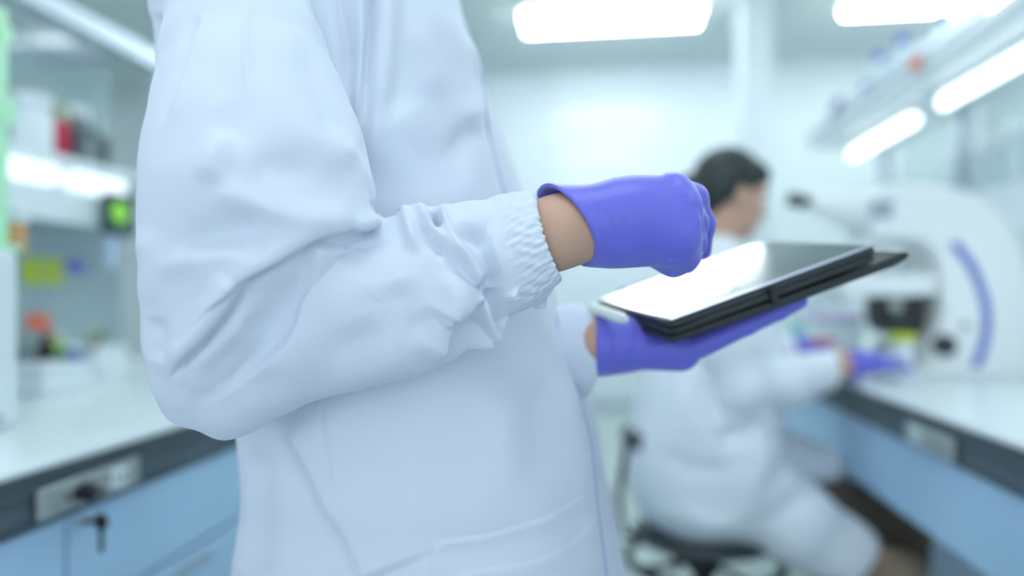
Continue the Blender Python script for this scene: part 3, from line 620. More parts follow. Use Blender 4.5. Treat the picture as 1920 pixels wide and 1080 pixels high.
# body, one continuous mesh
sh_r, el_r, wr_r = P(455, 0, .615), P(405, 680, .565), P(1040, 438, DH - .002)
sh_l, el_l = P(600, 10, .92), P(740, 690, .93)
hx = -.10; HF = .76
def headprims(c, s, fwd, up, tilt=0.0):
    side = np.cross(up, fwd); side /= np.linalg.norm(side); ax = (fwd, side, up); g = lambda a, b, cc: c + (fwd * a + side * b + up * cc) * s
    P_ = [ell(g(-.01, 0, .03), np.array([.095, .075, .088]) * s, .02, ax), ell(g(.018, 0, -.045), np.array([.068, .058, .068]) * s, .03, ax), ell(g(.055, 0, -.088), np.array([.028, .026, .022]) * s, .02, ax),
          cap(g(.082, 0, .012), g(.103, 0, -.028), .006 * s, .011 * s, .012), ell(g(.086, 0, -.056), np.array([.010, .022, .007]) * s, .008, ax), ell(g(.084, 0, -.067), np.array([.009, .018, .006]) * s, .006, ax), ell(g(.078, 0, .026), np.array([.012, .05, .012]) * s, .012, ax)]
    for q in (-1, 1): P_ += [ell(g(-.008, q * .076, -.012), np.array([.017, .008, .030]) * s, .005, ax), ell(g(.05, q * .038, -.03), np.array([.026, .02, .024]) * s, .015, ax)]
    subs = [ell(g(.092, q * .031, .003), np.array([.014, .016, .010]) * s, .003, ax) for q in (-1, 1)]
    return P_, subs, g, ax
def head_extras(root, g, ax, s, hairprims, hsub):
    for q in (-1, 1):
        e = MB().lathe(g(.074, q * .031, .003), [(0.0001, -.011 * s), (.008 * s, -.008 * s), (.0115 * s, 0), (.008 * s, .008 * s), (.0001, .011 * s)], axis=ax[0]).build('eye', mat('eye_white', 'D8DCDC', 0.3), root, True)
        MB().lathe(g(.0825, q * .031, .003), [(.0052 * s, 0), (.004 * s, .002)], axis=ax[0]).build('iris', M_BLACK, e, True)
    V, Fc = sdf_mesh(hairprims, .004, subs=hsub, smooth=3); mesh_obj('hair', V, Fc, M_HAIR, root)
HCN = L(-.155, HF, 1.60)
hp, hs, hg, hax = headprims(HCN, 1.0, CR * .93 - CU * .37, CU * .93 + CR * .37)
hips = L(hx, HF, .90)
HT = -.22
body = chain([L(hx - .01, HF, .88), L(hx - .05, HF, 1.05), L(HT + .03, HF, 1.22), L(HT, HF, 1.34)], [.115, .095, .10, .06], .03)
body += [cap(L(HT, HF - .11, 1.345), L(HT, HF + .11, 1.345), .045, .045, .03), cap(L(HT, HF, 1.36), HCN - hax[2] * .06 - hax[0] * .02, .052, .050, .02)]
body += chain([sh_r, el_r, wr_r], [.046, .030, .0275], .012) + chain([wr_r, P(1085, 427, DH)], [.0285, .0275], .015) + chain([sh_l, el_l, lw], [.046, .038, .0235], .012)
for q in (-1, 1):
    body += chain([L(hx, HF + q * .085, .86), L(hx + .01, HF + q * .085, .47), L(hx - .01, HF + q * .085, .09)], [.085, .055, .036], .02)
    body += chain([L(hx - .02, HF + q * .085, .045), L(hx + .13, HF + q * .09, .03)], [.035, .025], .02)
body += hp + hand_prims(0.78) + lhand(-.0025)
V, Fc = sdf_mesh(body, .0038, subs=hs, smooth=2); mesh_obj('body', V, Fc, M_SKIN, per)
gh = lambda a, b, c: hg(a, b, c)
head_extras(per, hg, hax, 1.0, [ell(hg(-.018, 0, .042), [.103, .084, .090], .01, hax), ell(hg(-.06, 0, -.01), [.055, .072, .075], .03, hax), ell(hg(-.115, 0, .02), [.035, .035, .04], .02, hax)],
            [ell(hg(.10, 0, -.035), [.085, .085, .085], .01, hax), ell(hg(-.004, 0, -.06), [.07, .12, .07], .01, hax)])
# gloves
axis_r = P(1150, 420, DH) - P(1060, 432, DH)
gl = hand_prims(1.0) + chain([P(1030, 428, DH - .002), P(1125, 422, DH - .002)], [.0375, .030], .008)
ncut = P(1066, 445, DH) - P(1120, 425, DH)
ncut = -(CR * .82 + CU * .46 + CF * .36)
V, Fc = sdf_mesh(gl, .0015, cuts=[(P(1054, 418, DH), ncut)], subs=[cap(P(1000, 430, DH - .002), P(1085, 424, DH - .002), .0350, .0300, .002)], smooth=4)
GF = [('r', [(1112, 370), (1132, 410), (1140, 460), (1128, 490)], .4, 5, 5, (.3, .3)), ('r', [(1122, 380), (1146, 425), (1150, 470)], -1.0, 5, 5, (.3, .3)), ('r', [(1098, 362), (1120, 400), (1127, 450), (1120, 485)], -.5, 4, 4, (.3, .3)),
      ('r', [(1165, 395), (1172, 440), (1158, 480)], -.9, 8, 8, (.3, .4)), ('r', [(1275, 495), (1262, 483), (1240, 492)], -1.8, 5, 5, (.3, .3)), ('r', [(1300, 470), (1285, 482), (1280, 492)], -1.4, 5, 5, (.3, .3)), ('r', [(1310, 380), (1322, 440), (1318, 500)], -2.2, 4, 4, (.2, .2)),
      ('r', [(1306, 350), (1316, 400), (1312, 430)], 1.0, 6, 6, (.3, .3)), ('r', [(1285, 355), (1296, 390)], 1.2, 8, 8, (.3, .3)), ('r', [(1240, 318), (1255, 316)], 1.5, 12, 12, (.3, .3)), ('r', [(1262, 326), (1270, 348)], -1.2, 7, 7, (.3, .3))]
V = folds(V, Fc, GF); V = lap(V, Fc, 1); mesh_obj('glove', V, Fc, M_GLOVE, per)
lax = P(1200, 640, DL) - lw
V, Fc = sdf_mesh(lhand(.0) + [cap(P(1105, 650, DL), P(1165, 644, DL), .030, .028, .01)], .0022, cuts=[(P(1117, 648, DL), -(CR * .97 - CF * .1))], subs=[cap(P(1060, 651, DL), P(1124, 650, DL), .0285, .026, .003)], smooth=2)
V = folds(V, Fc, [('r', [(1150, 615), (1158, 650), (1150, 685)], -1.5, 5, 5, (.3, .3)), ('r', [(1185, 620), (1195, 650), (1180, 680)], -1.3, 8, 8, (.3, .3)), ('r', [(1170, 640), (1230, 650), (1270, 640)], 1.2, 9, 9, (.3, .3))])
mesh_obj('glove', V, Fc, M_GLOVE, per)

# coat: torso as lofted shell
rows = [(-130, 640, 620, .03), (-105, 725, 530, .09), (-80, 795, 465, .145), (-40, 835, 400, .185), (0, 863, 372, .20), (70, 880, 345, .203), (130, 899, 350, .205), (200, 908, 355, .205), (260, 919, 360, .205), (360, 942, 385, .20), (460, 976, 415, .195), (560, 1026, 440, .195),
        (640, 1050, 458, .195), (720, 1077, 472, .20), (800, 1097, 484, .20), (850, 1105, 490, .205), (900, 1110, 492, .205), (960, 1119, 486, .21), (1080, 1141, 467, .215), (1200, 1155, 452, .22), (1400, 1165, 437, .225), (1590, 1165, 430, .23)]
DT = .775
rw = np.array(rows, float); NR, NCOL = 700, 800
ti = np.interp(np.linspace(0, 1, NR), np.linspace(0, 1, len(rw)), np.arange(len(rw)))
sm = spline(rw[:, :2], 8); ys_ = np.linspace(-130, 1590, NR)
def cub(col):
    q = spline(np.stack([rw[:, 0], rw[:, col]], 1), 10); o = np.argsort(q[:, 0]); return np.interp(ys_, q[o, 0], q[o, 1])
fr, bk, hw_ = cub(1), cub(2), cub(3)
th = np.linspace(0, 2 * math.pi, NCOL, endpoint=False)
V = np.zeros((NR, NCOL, 3))
e_ = 0.86
cth = np.sign(np.cos(th)) * np.abs(np.cos(th)) ** e_; sth = np.sign(np.sin(th)) * np.abs(np.sin(th)) ** e_
for i in range(NR):
    xf, xb = (fr[i] - 960) / F_PX * DT, (bk[i] - 960) / F_PX * DT; cx = (xf + xb) / 2; rx = (xf - xb) / 2; z = HC + (PYH - ys_[i]) / F_PX * DT
    V[i] = C0[None] * 0 + CR[None] * (cx + rx * cth)[:, None] + CF[None] * (DT + hw_[i] * sth)[:, None] + CU[None] * z
V = V.reshape(-1, 3)
ii, jj = np.meshgrid(np.arange(NR - 1), np.arange(NCOL), indexing='ij'); j2 = (jj + 1) % NCOL
Fc = np.stack([ii * NCOL + jj, (ii + 1) * NCOL + jj, (ii + 1) * NCOL + j2, ii * NCOL + j2], -1).reshape(-1, 4)
if (normals(V, Fc) * (V - V.mean(0))).sum() < 0: Fc = Fc[:, ::-1].copy()
V = cloth_noise(V, Fc, .0028, 14.0)
TF = [('r', [(634, -60), (640, 10), (656, 112), (652, 215)], -9, 16, 16, (.05, .35)), ('r', [(670, -60), (676, 60), (672, 180), (664, 260)], 8, 13, 13, (.05, .4)), ('r', [(701, -30), (695, 60), (688, 134), (681, 250)], -9, 11, 11, (.1, .3)),
      ('r', [(730, -60), (722, 100), (705, 220), (690, 330)], 7, 20, 20, (.05, .3)), ('s', [(688, 340), (735, 245), (812, 190)], 5, 30, 70, (.3, .4)), ('r', [(765, 20), (800, 120), (830, 200)], 5, 24, 24, (.3, .4)),
      ('r', [(905, 232), (870, 262), (840, 320)], -5, 24, 24, (.3, .4)), ('r', [(925, 150), (905, 190), (860, 250)], 4, 24, 24, (.3, .4)), ('r', [(760, 330), (830, 300), (900, 330)], -3, 50, 50, (.3, .3)),
      ('s', [(1172, 1090), (1152, 1030), (1134, 960), (1123, 890), (1118, 820), (1104, 755), (1082, 695), (1058, 635), (1032, 565), (1005, 480), (965, 380), (944, 320), (928, 250), (905, 160), (882, 70), (866, -10), (850, -60)], 4.5, 5, 22, (.01, .02)),
      ('s', [(697, 1090), (659, 998), (621, 941), (584, 860), (535, 775)], 8, 22, 110, (.05, .15)), ('r', [(602, 755), (612, 820), (621, 872), (628, 916)], -1.6, 4, 4, (.05, .2)), ('r', [(628, 780), (636, 860), (640, 920)], 1.2, 10, 10, (.05, .2)),
      ('s', [(815, 1110), (813, 1060), (814, 1020)], 1.8, 3, 20, (.05, .1)), ('s', [(818, 1018), (924, 1003), (1021, 974), (1060, 952), (1098, 926)], 1.8, 3, 16, (.03, .1)), ('s', [(850, 1080), (900, 1072), (997, 1056), (1069, 1022), (1117, 969)], 1.6, 3, 16, (.1, .1)),
      ('r', [(750, 760), (850, 800), (950, 790)], -5, 60, 60, (.3, .3)), ('r', [(1000, 700), (1020, 800), (1010, 940)], -2.5, 34, 34, (.3, .3)), ('r', [(930, 720), (940, 840), (950, 960)], 4, 40, 40, (.3, .3)), ('r', [(480, 830), (490, 950), (480, 1080)], -5, 26, 26, (.2, .05)),
      ('r', [(455, 830), (462, 950), (445, 1080)], 3, 10, 10, (.1, .05)), ('r', [(1060, 700), (1085, 820), (1100, 950), (1110, 1080)], 3, 22, 22, (.2, .05)), ('r', [(300, 20), (300, 120), (292, 250)], -5, 18, 18, (.1, .3)), ('r', [(790, 900), (850, 960), (960, 960)], 3, 60, 60, (.3, .3))]
V = folds(V, Fc, TF, face=False); V = lap(V, Fc, 1)
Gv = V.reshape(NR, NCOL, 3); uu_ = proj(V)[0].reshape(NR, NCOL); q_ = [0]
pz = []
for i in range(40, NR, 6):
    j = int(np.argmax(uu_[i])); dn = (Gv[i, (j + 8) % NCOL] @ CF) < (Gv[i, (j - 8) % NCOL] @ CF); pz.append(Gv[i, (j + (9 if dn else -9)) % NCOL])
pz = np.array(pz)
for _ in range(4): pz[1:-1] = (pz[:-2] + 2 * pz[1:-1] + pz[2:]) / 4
topc = len(V); V = np.vstack([V, V[:NCOL].mean(0)[None]])
FL_ = Fc.tolist(); 
ct = mesh_obj('lab_coat', V, FL_ + [[topc, j, (j + 1) % NCOL] for j in range(NCOL)], M_COAT, per)
sd_ = ct.modifiers.new('thickness', 'SOLIDIFY'); sd_.thickness = 0.0012; sd_.offset = -1
MB().tube(list(pz), .0016, 10).build('seam_shade_line', mat('seam_shade_blue_grey', '9FADD6', 0.8), ct, True)  # crevice shade of the closing edge, drawn as a thin blue-grey tube
# far front panel of the coat, showing past the closing edge
fx = spline([(0, 874), (70, 890), (130, 910), (200, 934), (260, 956), (320, 978), (360, 994), (460, 1026), (560, 1046), (640, 1070), (720, 1098), (800, 1122), (850, 1130), (900, 1138), (960, 1150), (1080, 1174), (1200, 1192), (1400, 1206), (1590, 1208)], 10)
NP = 300; yy = np.linspace(0, 1590, NP); fxx = np.interp(yy, fx[:, 0], fx[:, 1]); Vp = []
for y_, x_ in zip(yy, fxx):
    for a in np.linspace(0, 2 * math.pi, 40, endpoint=False):
        Vp.append(P(x_, y_, DT + .075) * 0 + C0 + CR * ((x_ - 960) / F_PX * (DT + .075) + (math.cos(a) - 1) * .03) + CF * (DT + .105 + math.sin(a) * .07) + CU * ((PYH - y_) / F_PX * (DT + .02)))
Vp = np.array(Vp); ip, jp = np.meshgrid(np.arange(NP - 1), np.arange(40), indexing='ij'); j3 = (jp + 1) % 40
Fp = np.stack([ip * 40 + jp, (ip + 1) * 40 + jp, (ip + 1) * 40 + j3, ip * 40 + j3], -1).reshape(-1, 4)
if (normals(Vp, Fp) * (Vp - np.repeat(Vp.reshape(NP, 40, 3).mean(1), 40, 0))).sum() < 0: Fp = Fp[:, ::-1].copy()
mesh_obj('front_panel', cloth_noise(Vp, Fp, .0015, 20.0), Fp, M_COAT, ct)
# collar around the neck
nk = L(-.205, HF, 1.405)
cb = []
for i in range(5):
    rr_ = [.078, .072, .066, .072, .080][i]; hh = [-.02, .01, .04, .045, .02][i]; cb.append((rr_, hh))
MB().lathe(nk - hax[2] * 0.0, cb, n=48, axis=CU * .97 + CR * .2).build('collar', M_COAT, ct, True)

# near sleeve
SD = .53
up = [(440, -130, .60, 90), (440, -60, .585, 124), (447, 20, .57, 131), (458, 120, .555, 152), (470, 220, .54, 178), (478, 300, .53, 201), (483, 370, .525, 211), (464, 440, .525, 194), (428, 540, .525, 158), (393, 630, .525, 122), (366, 700, .53, 84), (354, 745, .535, 54)]
fo = [(395, 712, .545, 95), (430, 716, .545, 98), (500, 655, .545, 122), (585, 600, .545, 146), (670, 570, .545, 150), (750, 560, .55, 148), (820, 528, .553, 138), (890, 496, .558, 116), (945, 474, .562, 104), (985, 456, .567, 93), (1040, 446, .573, 80)]
sl = pchain(up, .006, .72) + pchain(fo, .006, .78)
sl += pchain([(850, 560, .545, 70), (900, 600, .545, 42), (925, 634, .548, 14)], .012, .7) + pchain([(960, 520, .57, 55), (972, 565, .575, 20)], .008, .7) + pchain([(1000, 540, .575, 38), (1012, 568, .58, 14)], .008, .7)
sl += pchain([(790, 450, .56, 40), (776, 402, .565, 20)], .004, .8) + pchain([(850, 440, .56, 50), (836, 400, .565, 18)], .006, .8) + pchain([(690, 480, .54, 60), (690, 440, .54, 28)], .006, .8)
sl += pchain([(415, 745, .545, 60), (418, 792, .545, 26)], .012, .8)
ax_c = np.array(P(1045, 446, .573) - P(940, 476, .562)); ax_c /= np.linalg.norm(ax_c)
V, Fc = sdf_mesh(sl, .0019, cuts=[(P(1030, 452, .57), ax_c + CF * -.35)], subs=[cap(P(1012, 450, .568), P(1060, 440, .575), .031, .033, .003)], smooth=2)
V = cloth_noise(V, Fc, .0018, 18.0); V, Fc = subdiv(V, Fc)
SF = [  # the elbow fold
      ('s', [(700, 415), (640, 431), (591, 447), (531, 483), (459, 523), (405, 565), (350, 620)], 7, 5, 60, (.04, .35)), ('r', [(660, 425), (591, 449), (531, 486), (459, 527), (425, 550)], -5, 5, 5, (.08, .3)),
      ('r', [(600, 418), (540, 455), (470, 500), (400, 555), (340, 620), (295, 700)], 2, 20, 20, (.15, .15)),
      ('s', [(462, 524), (433, 573), (388, 631), (343, 676), (310, 715)], 5, 5, 36, (.1, .35)), ('r', [(460, 530), (435, 576), (390, 634), (346, 679), (315, 716)], -5, 5, 5, (.12, .35)),
      ('r', [(440, 530), (405, 580), (360, 635), (318, 685)], 3.5, 14, 14, (.3, .3)),
      ('r', [(478, 540), (450, 600), (400, 655), (350, 700)], 4, 22, 22, (.3, .3)),
      ('s', [(352, 775), (419, 742), (491, 690), (549, 638), (571, 590), (587, 514), (592, 450)], 7, 13, 75, (.3, .05)),
      ('r', [(530, 510), (520, 580), (470, 640)], -3, 32, 32, (.3, .3)),
      ('r', [(640, 425), (690, 408), (716, 428)], 4, 14, 14, (.25, .25)),
      ('s', [(625, 487), (670, 465), (735, 453)], -2.5, 6, 26, (.3, .3)),
      # upper arm
      ('s', [(672, 302), (640, 285), (576, 251), (482, 193)], 4, 40, 40, (.4, .35)), ('r', [(460, 310), (520, 315), (600, 330)], -3, 34, 34, (.35, .35)), ('r', [(388, 349), (460, 378), (553, 403), (660, 412)], 4, 26, 26, (.25, .1)),
      ('r', [(440, 235), (405, 290), (388, 350)], 4, 26, 26, (.3, .3)), ('r', [(330, 470), (420, 440), (520, 430)], -5, 34, 34, (.3, .3)), ('r', [(275, 520), (380, 480), (500, 470)], 3, 24, 24, (.3, .3)), ('r', [(640, 260), (680, 330), (694, 390)], 3, 14, 14, (.3, .15)),
      ('r', [(372, 20), (332, 148), (292, 250)], -1.8, 7, 7, (.1, .3)), ('r', [(392, 20), (352, 140), (312, 250)], 1.8, 12, 12, (.1, .3)), ('r', [(460, -20), (462, 80), (464, 180)], 1.8, 9, 9, (.2, .3)), ('r', [(560, 60), (600, 170), (650, 280)], -3.5, 30, 30, (.3, .3)),
      ('r', [(280, 590), (300, 640), (290, 680)], -4, 18, 18, (.3, .3)), ('r', [(265, 420), (285, 500), (280, 580)], 3, 24, 24, (.3, .3)), ('r', [(420, 100), (440, 200), (420, 300)], -3, 40, 40, (.3, .3)),
      # forearm folds
      ('r', [(779, 381), (812, 434), (840, 462), (870, 490), (901, 545)], 7, 12, 12, (.1, .12)), ('r', [(823, 383), (840, 432), (876, 497), (901, 545)], 6, 9, 9, (.15, .15)), ('r', [(760, 392), (772, 440), (778, 480)], 6, 14, 14, (.1, .5)),
      ('r', [(790, 410), (812, 450), (845, 480)], -8, 13, 13, (.2, .3)), ('r', [(812, 396), (827, 430)], -9, 7, 7, (.2, .3)), ('r', [(857, 419), (895, 450), (920, 516), (925, 580)], -9, 18, 18, (.25, .2)),
      ('s', [(902, 546), (857, 603), (812, 685)], 7, 7, 50, (.06, .2)), ('r', [(899, 548), (914, 601), (934, 636)], 6, 8, 8, (.15, .1)), ('r', [(925, 545), (940, 590), (945, 620)], -8, 12, 12, (.15, .15)), ('r', [(850, 500), (850, 560), (838, 600)], 5, 26, 26, (.3, .2)),
      ('s', [(800, 570), (825, 610), (850, 612), (875, 575)], -4, 8, 34, (.25, .25)), ('r', [(740, 520), (760, 590), (800, 650)], -4, 36, 36, (.3, .3)), ('r', [(700, 500), (660, 560), (680, 640)], 4, 50, 50, (.3, .3)), ('r', [(600, 700), (700, 690), (780, 650)], 4, 40, 40, (.3, .3)),
      ('r', [(905, 440), (918, 490), (915, 540)], 4, 16, 16, (.3, .3)), ('r', [(958, 545), (970, 560)], 4, 14, 14, (.3, .3)), ('r', [(930, 392), (912, 440), (920, 500), (935, 545)], -3, 12, 12, (.2, .2)), ('r', [(420, 700), (480, 720), (560, 690)], -3, 30, 30, (.3, .3)),
      ('r', [(830, 690), (880, 660), (935, 640)], 3, 9, 9, (.2, .1)), ('r', [(840, 655), (880, 625), (915, 600)], -5, 22, 22, (.3, .3))]
V = folds(V, Fc, [(a, b, c * 1.3, d, e, f) for a, b, c, d, e, f in SF])
# gathered elastic cuff
u, v, d = proj(V); N = normals(V, Fc); oc = P(1040, 450, .57); rel = V - oc; al = rel @ ax_c
e1 = np.cross(ax_c, CF); e1 /= np.linalg.norm(e1); e2 = np.cross(ax_c, e1); an = np.arctan2(rel @ e1, rel @ e2)
mk = np.clip((al + .052) / .012, 0, 1) * (d > .4)
g1 = np.sin(an * 23 + 2.2 * np.sin(al * 190) + 1.3 * np.sin(an * 5)) + .6 * np.sin(an * 41 + 3 * np.sin(al * 120 + 1)) + .5 * np.sin(al * 420 + 3 * np.sin(an * 7))
V = V + N * (mk * g1 * .0005)[:, None]
V = V - N * (np.exp(-((al + .047) / .006) ** 2) * .0018 * (v < 560))[:, None]
V = lap(V, Fc, 1, .5); mesh_obj('sleeve', V, Fc, M_COAT, ct)
# far sleeve
fs = chain([sh_l, el_l, P(1090, 655, .765)], [.085, .075, .050], .02) + chain([P(1090, 655, .765), P(1122, 650, .745)], [.052, .040], .01)
V, Fc = sdf_mesh(fs, .004, cuts=[(P(1106, 652, .745), CR * .95 + CF * .25)], smooth=2)
V = cloth_noise(V, Fc, .006, 30.0); mesh_obj('sleeve', V, Fc, M_COAT, ct)
# trousers and shoes
for q in (-1, 1):
    V, Fc = sdf_mesh(chain([L(hx, HF + q * .085, .80), L(hx + .01, HF + q * .085, .47), L(hx - .01, HF + q * .085, .10)], [.095, .075, .062], .02), .006, cuts=[(L(0, 0, .07), -CU)]); mesh_obj('trouser_leg', V, Fc, mat('navy_trousers', '2B3442', .8), per)
    V, Fc = sdf_mesh(chain([L(hx - .03, HF + q * .087, .045), L(hx + .06, HF + q * .09, .04), L(hx + .145, HF + q * .095, .032)], [.043, .042, .032], .02), .004, cuts=[(L(0, 0, .0), -CU)]); mesh_obj('shoe', V, Fc, M_WHITE, per)

# ------------------------------------------------------------------ seated person
sp_ = thing('person', P(1330, 555 + HC * F_PX / 1.85, 1.85), 'dark-haired person in white lab coat seated at the right bench, gloved hand on worktop', 'person')
D2 = 1.85
def q2(px, py, dd=0.0): return P(px, py, D2 + dd)
k2 = D2 / F_PX
hc = q2(1372, 368); hs_ = .97
fw = CR * .95 - CU * .24 + CF * .16; fw /= np.linalg.norm(fw); uu = CU - fw * (CU @ fw); uu /= np.linalg.norm(uu)
hp, hsu, hg, hax = headprims(hc, hs_, fw, uu)
hipc = q2(1290, 900)
hipn, hipf = hipc - CF * .085, hipc + CF * .085
kn_n, kn_f = q2(1655, 1045, -.16), q2(1690, 985, .10)
kn_n = P(1684, 1080, D2 - .12); kn_f = P(1705, 975, D2 + .08)
an_n = kn_n - CU * (kn_n[2] - .10) + CR * (-.02); an_f = kn_f - CU * (kn_f[2] - .10) + CR * .0
shn, shf = q2(1335, 545, -.15), q2(1345, 540, .16)
eln, wrn = q2(1395, 735, -.16), q2(1572, 693, -.02)
elf, wrf = q2(1425, 720, .20), q2(1492, 652, .12)
def hand2(w0, fwd, sz, curl, up=CU, side=None, off=0.0, thumb=1, fat=1.0):
    fwd = fwd / np.linalg.norm(fwd); side = np.cross(up, fwd); side /= np.linalg.norm(side); up_ = np.cross(fwd, side)
    pr_ = [cap(w0, w0 + fwd * .085 * sz + side * s_ * .028 * sz, .024 * sz * fat + off, .015 * sz * fat ** 1.5 + off, .02) for s_ in (-1, -.3, .3, 1)]
    for i, s_ in enumerate((-1.05, -.36, .34, 1.0)):
        b0 = w0 + fwd * .088 * sz + side * s_ * .028 * sz; pts = [b0]; a_ = 0; dl = [.038, .026, .021]; ln = (0.9, 1.05, 1.0, .8)[i]
        for j in range(3):
            a_ += curl[j]; pts.append(pts[-1] + (fwd * math.cos(a_) - up_ * math.sin(a_) + side * s_ * .08) * dl[j] * ln * sz)
        pr_ += chain(pts, [.0115 * sz * fat + off, .0105 * sz * fat + off, .009 * sz + off, .0078 * sz + off], .004)
    b0 = w0 + fwd * .025 * sz + side * thumb * .026 * sz - up_ * .006
    pr_ += chain([b0, b0 + (fwd * .6 + side * thumb * .8 - up_ * .2) * .036 * sz, b0 + (fwd * 1.0 + side * thumb * .95 - up_ * .5) * .055 * sz], [.016 * sz + off, .012 * sz + off, .009 * sz + off], .008)
    return pr_
hn = hand2(wrn + CU * .014, CR * .98 + CF * .18 + CU * .05, 1.12, (.10, .16, .22), thumb=1, fat=1.3); hf = hand2(wrf, CR * .96 - CF * .2, .85, (.7, .9, .7), thumb=-1)
b2 = chain([hipc, q2(1295, 760), q2(1315, 620), q2(1335, 530)], [.105, .085, .085, .05], .03) + [cap(shn, shf, .05, .05, .05), cap(q2(1340, 520), hg(-.03, 0, -.06), .046, .045, .02)]
b2 += chain([shn, eln, wrn], [.045, .036, .025], .02) + chain([shf, elf, wrf], [.045, .036, .025], .02)
b2 += chain([hipn, kn_n, an_n], [.07, .05, .034], .02) + chain([hipf, kn_f, an_f], [.07, .05, .034], .02) + [cap(an_n - CU * .05, an_n + CR * .13 - CU * .065, .036, .026, .02), cap(an_f - CU * .05, an_f + CR * .13 - CU * .065, .036, .026, .02)]
off_ = lambda L_, o: [cap(p_[1], p_[2], p_[3] + o, p_[4] + o, p_[5]) for p_ in L_]
b2 += hp + off_(hn, -.002) + off_(hf, -.002)
V, Fc = sdf_mesh(b2, .0055, subs=hsu, smooth=2); mesh_obj('body', V, Fc, M_SKIN, sp_)
head_extras(sp_, hg, hax, hs_, [ell(hg(-.022, 0, .044), np.array([.098, .084, .088]) * hs_, .01, hax), ell(hg(-.06, 0, -.005), np.array([.056, .074, .078]) * hs_, .03, hax), ell(hg(.045, 0, .072), np.array([.045, .06, .035]) * hs_, .02, hax), ell(hg(-.125, 0, -.01), np.array([.035, .035, .04]) * hs_, .02, hax)],
            [ell(hg(.115, 0, -.02), np.array([.075, .10, .085]) * hs_, .01, hax), ell(hg(.01, 0, -.075), np.array([.07, .12, .07]) * hs_, .01, hax), ell(hg(.0, .10, -.02), np.array([.03, .04, .036]) * hs_, .01, hax), ell(hg(.0, -.10, -.02), np.array([.03, .04, .036]) * hs_, .01, hax)])
nfw = CR * .98 + CF * .18
V, Fc = sdf_mesh(hn + [cap(wrn + nfw * .015, wrn + nfw * .04, .031, .028, .01)], .003, cuts=[(wrn + nfw * .012, -nfw)]); mesh_obj('glove', V, Fc, M_GLOVE, sp_)
V, Fc = sdf_mesh(hf + [cap(wrf, wrf + CR * .03, .03, .026, .01)], .003, cuts=[(wrf - CR * .01, -CR)]); mesh_obj('glove', V, Fc, M_GLOVE, sp_)
# coat of the seated person
def w2(px, py, dd, r): return (q2(px, py, dd), r * k2)
def ch2(L_, k=.02, sq=1.0):
    a_ = [w2(*x) for x in L_]; return chain([x[0] for x in a_], [x[1] for x in a_], k, sq)
ctp = ch2([(1340, 500, 0, 62), (1340, 560, 0, 92), (1336, 640, 0, 112), (1326, 740, 0, 122), (1318, 830, 0, 128), (1312, 890, 0, 122)], .04, 1.25)
ctp += [cap(q2(1335, 540, -.12), q2(1345, 535, .14), .072, .07, .05)]
ctp += ch2([(1290, 880, -.05, 95), (1400, 922, -.07, 84), (1490, 980, -.10, 70), (1570, 1030, -.11, 60), (1650, 1078, -.12, 56)], .03)
ctp += ch2([(1290, 880, .08, 95), (1400, 875, .08, 78), (1480, 868, .08, 54), (1540, 872, .08, 36)], .03)
ctp += ch2([(1240, 880, 0, 60), (1255, 925, 0, 56), (1300, 950, 0, 52)], .03)
ax3 = kn_n - hipn; ax3 /= np.linalg.norm(ax3)
V, Fc = sdf_mesh(ctp, .0055, cuts=[(P(1608, 1042, D2 - .12), CR * .78 - CU * .62), ], smooth=2)
V = cloth_noise(V, Fc, .006, 16.0)
V = folds(V, Fc, [('r', [(1320, 700), (1350, 780), (1400, 850)], -14, 22, 22, (.3, .3)), ('s', [(1340, 835), (1380, 815), (1450, 790)], -16, 16, 46, (.2, .2)), ('r', [(1400, 1000), (1480, 950), (1560, 900)], -8, 18, 18, (.3, .3)), ('r', [(1290, 640), (1280, 740), (1300, 840)], 8, 24, 24, (.3, .3)),
                  ('r', [(1225, 830), (1300, 880), (1450, 870)], -8, 20, 20, (.3, .3)), ('r', [(1215, 950), (1330, 985), (1450, 1000)], 8, 18, 18, (.2, .3)), ('r', [(1455, 600), (1452, 720), (1458, 850)], -9, 7, 7, (.1, .1)), ('r', [(1440, 880), (1520, 940), (1600, 1000)], 6, 20, 20, (.3, .3))])
c2_ = mesh_obj('lab_coat', V, Fc, M_COAT2, sp_)
V, Fc = sdf_mesh(ch2([(1340, 560, -.15, 58), (1355, 640, -.165, 55), (1390, 722, -.16, 53), (1470, 714, -.12, 46), (1548, 694, -.045, 37)], .02), .004, cuts=[(q2(1556, 694, -.03), CR)]); V = cloth_noise(V, Fc, .006, 30.); mesh_obj('sleeve', V, Fc, M_COAT2, c2_)
V, Fc = sdf_mesh(ch2([(1350, 550, .17, 58), (1390, 640, .20, 60), (1420, 712, .20, 54), (1482, 660, .13, 36)], .02), .005, cuts=[(q2(1484, 655, .13), CR)]); V = cloth_noise(V, Fc, .006, 30.); mesh_obj('sleeve', V, Fc, M_COAT2, c2_)
MB().lathe(q2(1343, 478), [(.062, -.03), (.066, 0), (.060, .012), (.052, .02)], n=40, axis=CU + CR * .35).build('collar', M_COAT2, c2_, True)
# skirt, stockings, shoes
V, Fc = sdf_mesh(chain([q2(1420, 895, .08), kn_f], [.062, .062], .03), .006, cuts=[(kn_f + CR * .005, CR)]); mesh_obj('skirt', V, Fc, M_TROUSER, sp_)
for kk, aa in ((kn_n, an_n), (kn_f, an_f)):
    V, Fc = sdf_mesh(chain([kk - CR * .16 + CU * .02, kk, aa], [.062, .058, .038], .03), .005); mesh_obj('stocking', V, Fc, M_TAN if kk is kn_n else M_TROUSER, sp_)
    V, Fc = sdf_mesh(chain([aa - CU * .055 - CR * .02, aa + CR * .14 - CU * .065], [.040, .030], .02), .004, cuts=[(L(0, 0, 0.002), -CU)]); mesh_obj('shoe', V, Fc, M_SHOE, sp_)
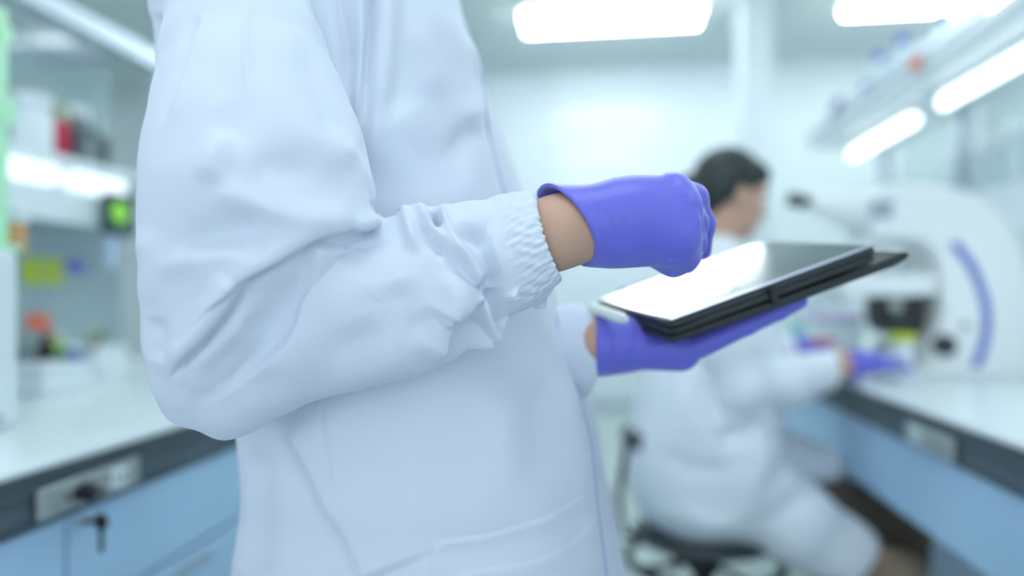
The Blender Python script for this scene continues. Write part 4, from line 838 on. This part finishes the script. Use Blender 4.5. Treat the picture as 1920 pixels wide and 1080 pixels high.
# thing held in the far glove
q = wrf + CR * .055 - CF * .05 + CU * .022; t = thing('sample_tube', q, 'small pink tube held in the seated person\'s farther glove', 'tube')
MB().tube([q - CR * .03, q + CR * .02], .007).build('body', PINK, t, True); MB().tube([q + CR * .02, q + CR * .032], .009).build('cap', PINK, t, True)

# ------------------------------------------------------------------ lab stool
sc_ = q2(1318, 1000, .0); sz = sc_[2]
t = thing('lab_stool', (sc_[0], sc_[1], 0), 'black swivel lab stool under the seated person', 'stool')
zseat = P(1290, 988, D2)[2]
b0 = np.array([sc_[0], sc_[1], 0.0])
MB().lathe(b0 + CU * (zseat - .035), [(.12, 0), (.175, .006), (.185, .02), (.175, .034), (.13, .04)], n=40).build('seat', M_DGREY, t, True)
bp_ = P(1188, 818, D2); 
pts = []
for a in np.linspace(-.45, .45, 7): pts.append(b0 + CU * bp_[2] + (-CR * math.cos(a) * .215 + CF * math.sin(a) * .215) + CR * 0.02)
MB().tube([q + CR * 0.0 for q in pts], .022).build('backrest', M_DGREY, t, True)
MB().tube([b0 + CU * (zseat - .03) - CR * .10, b0 + CU * (zseat - .02) - CR * .21, b0 + CU * (zseat + .08) - CR * .225, b0 + CU * bp_[2] - CR * .20], .010).build('back_bracket', M_BLACK, t, True)
MB().tube([b0 + CU * .08, b0 + CU * (zseat - .05)], .028).build('column', M_BLACK, t, True)
MB().tube([b0 + CU * (zseat - .05) - CR * .07, b0 + CU * .30 - CR * .07], .010).build('lever', M_BLACK, t, True)
zr = P(1270, 1048, D2)[2]
ring = [b0 + CU * zr + (CR * math.cos(a) + CF * math.sin(a)) * .20 for a in np.linspace(0, 2 * math.pi, 40)]
MB().tube(ring, .013, cap=False).build('foot_ring', M_BLACK, t, True)
MB().lathe(b0 + CU * (zr - .03), [(.04, 0), (.045, .01), (.045, .05), (.035, .06)]).build('hub', M_BLACK, t, True)
for i in range(4):
    a = i * math.pi / 2 + .4; d_ = CR * math.cos(a) + CF * math.sin(a); MB().tube([b0 + CU * zr + d_ * .04, b0 + CU * zr + d_ * .20], .009).build('spoke', M_BLACK, t, True)
for i in range(5):
    a = i * 2 * math.pi / 5 + .3; d_ = CR * math.cos(a) + CF * math.sin(a)
    lg = MB().tube([b0 + CU * .10, b0 + CU * .075 + d_ * .27], [.024, .016]).build('leg', M_BLACK, t, True)
    sd2 = np.cross(CU, d_); MB().lathe(b0 + CU * .027 + d_ * .26 - sd2 * .012, [(.02, 0), (.026, .004), (.026, .02), (.02, .024)], axis=sd2).build('castor', M_BLACK, lg, True)
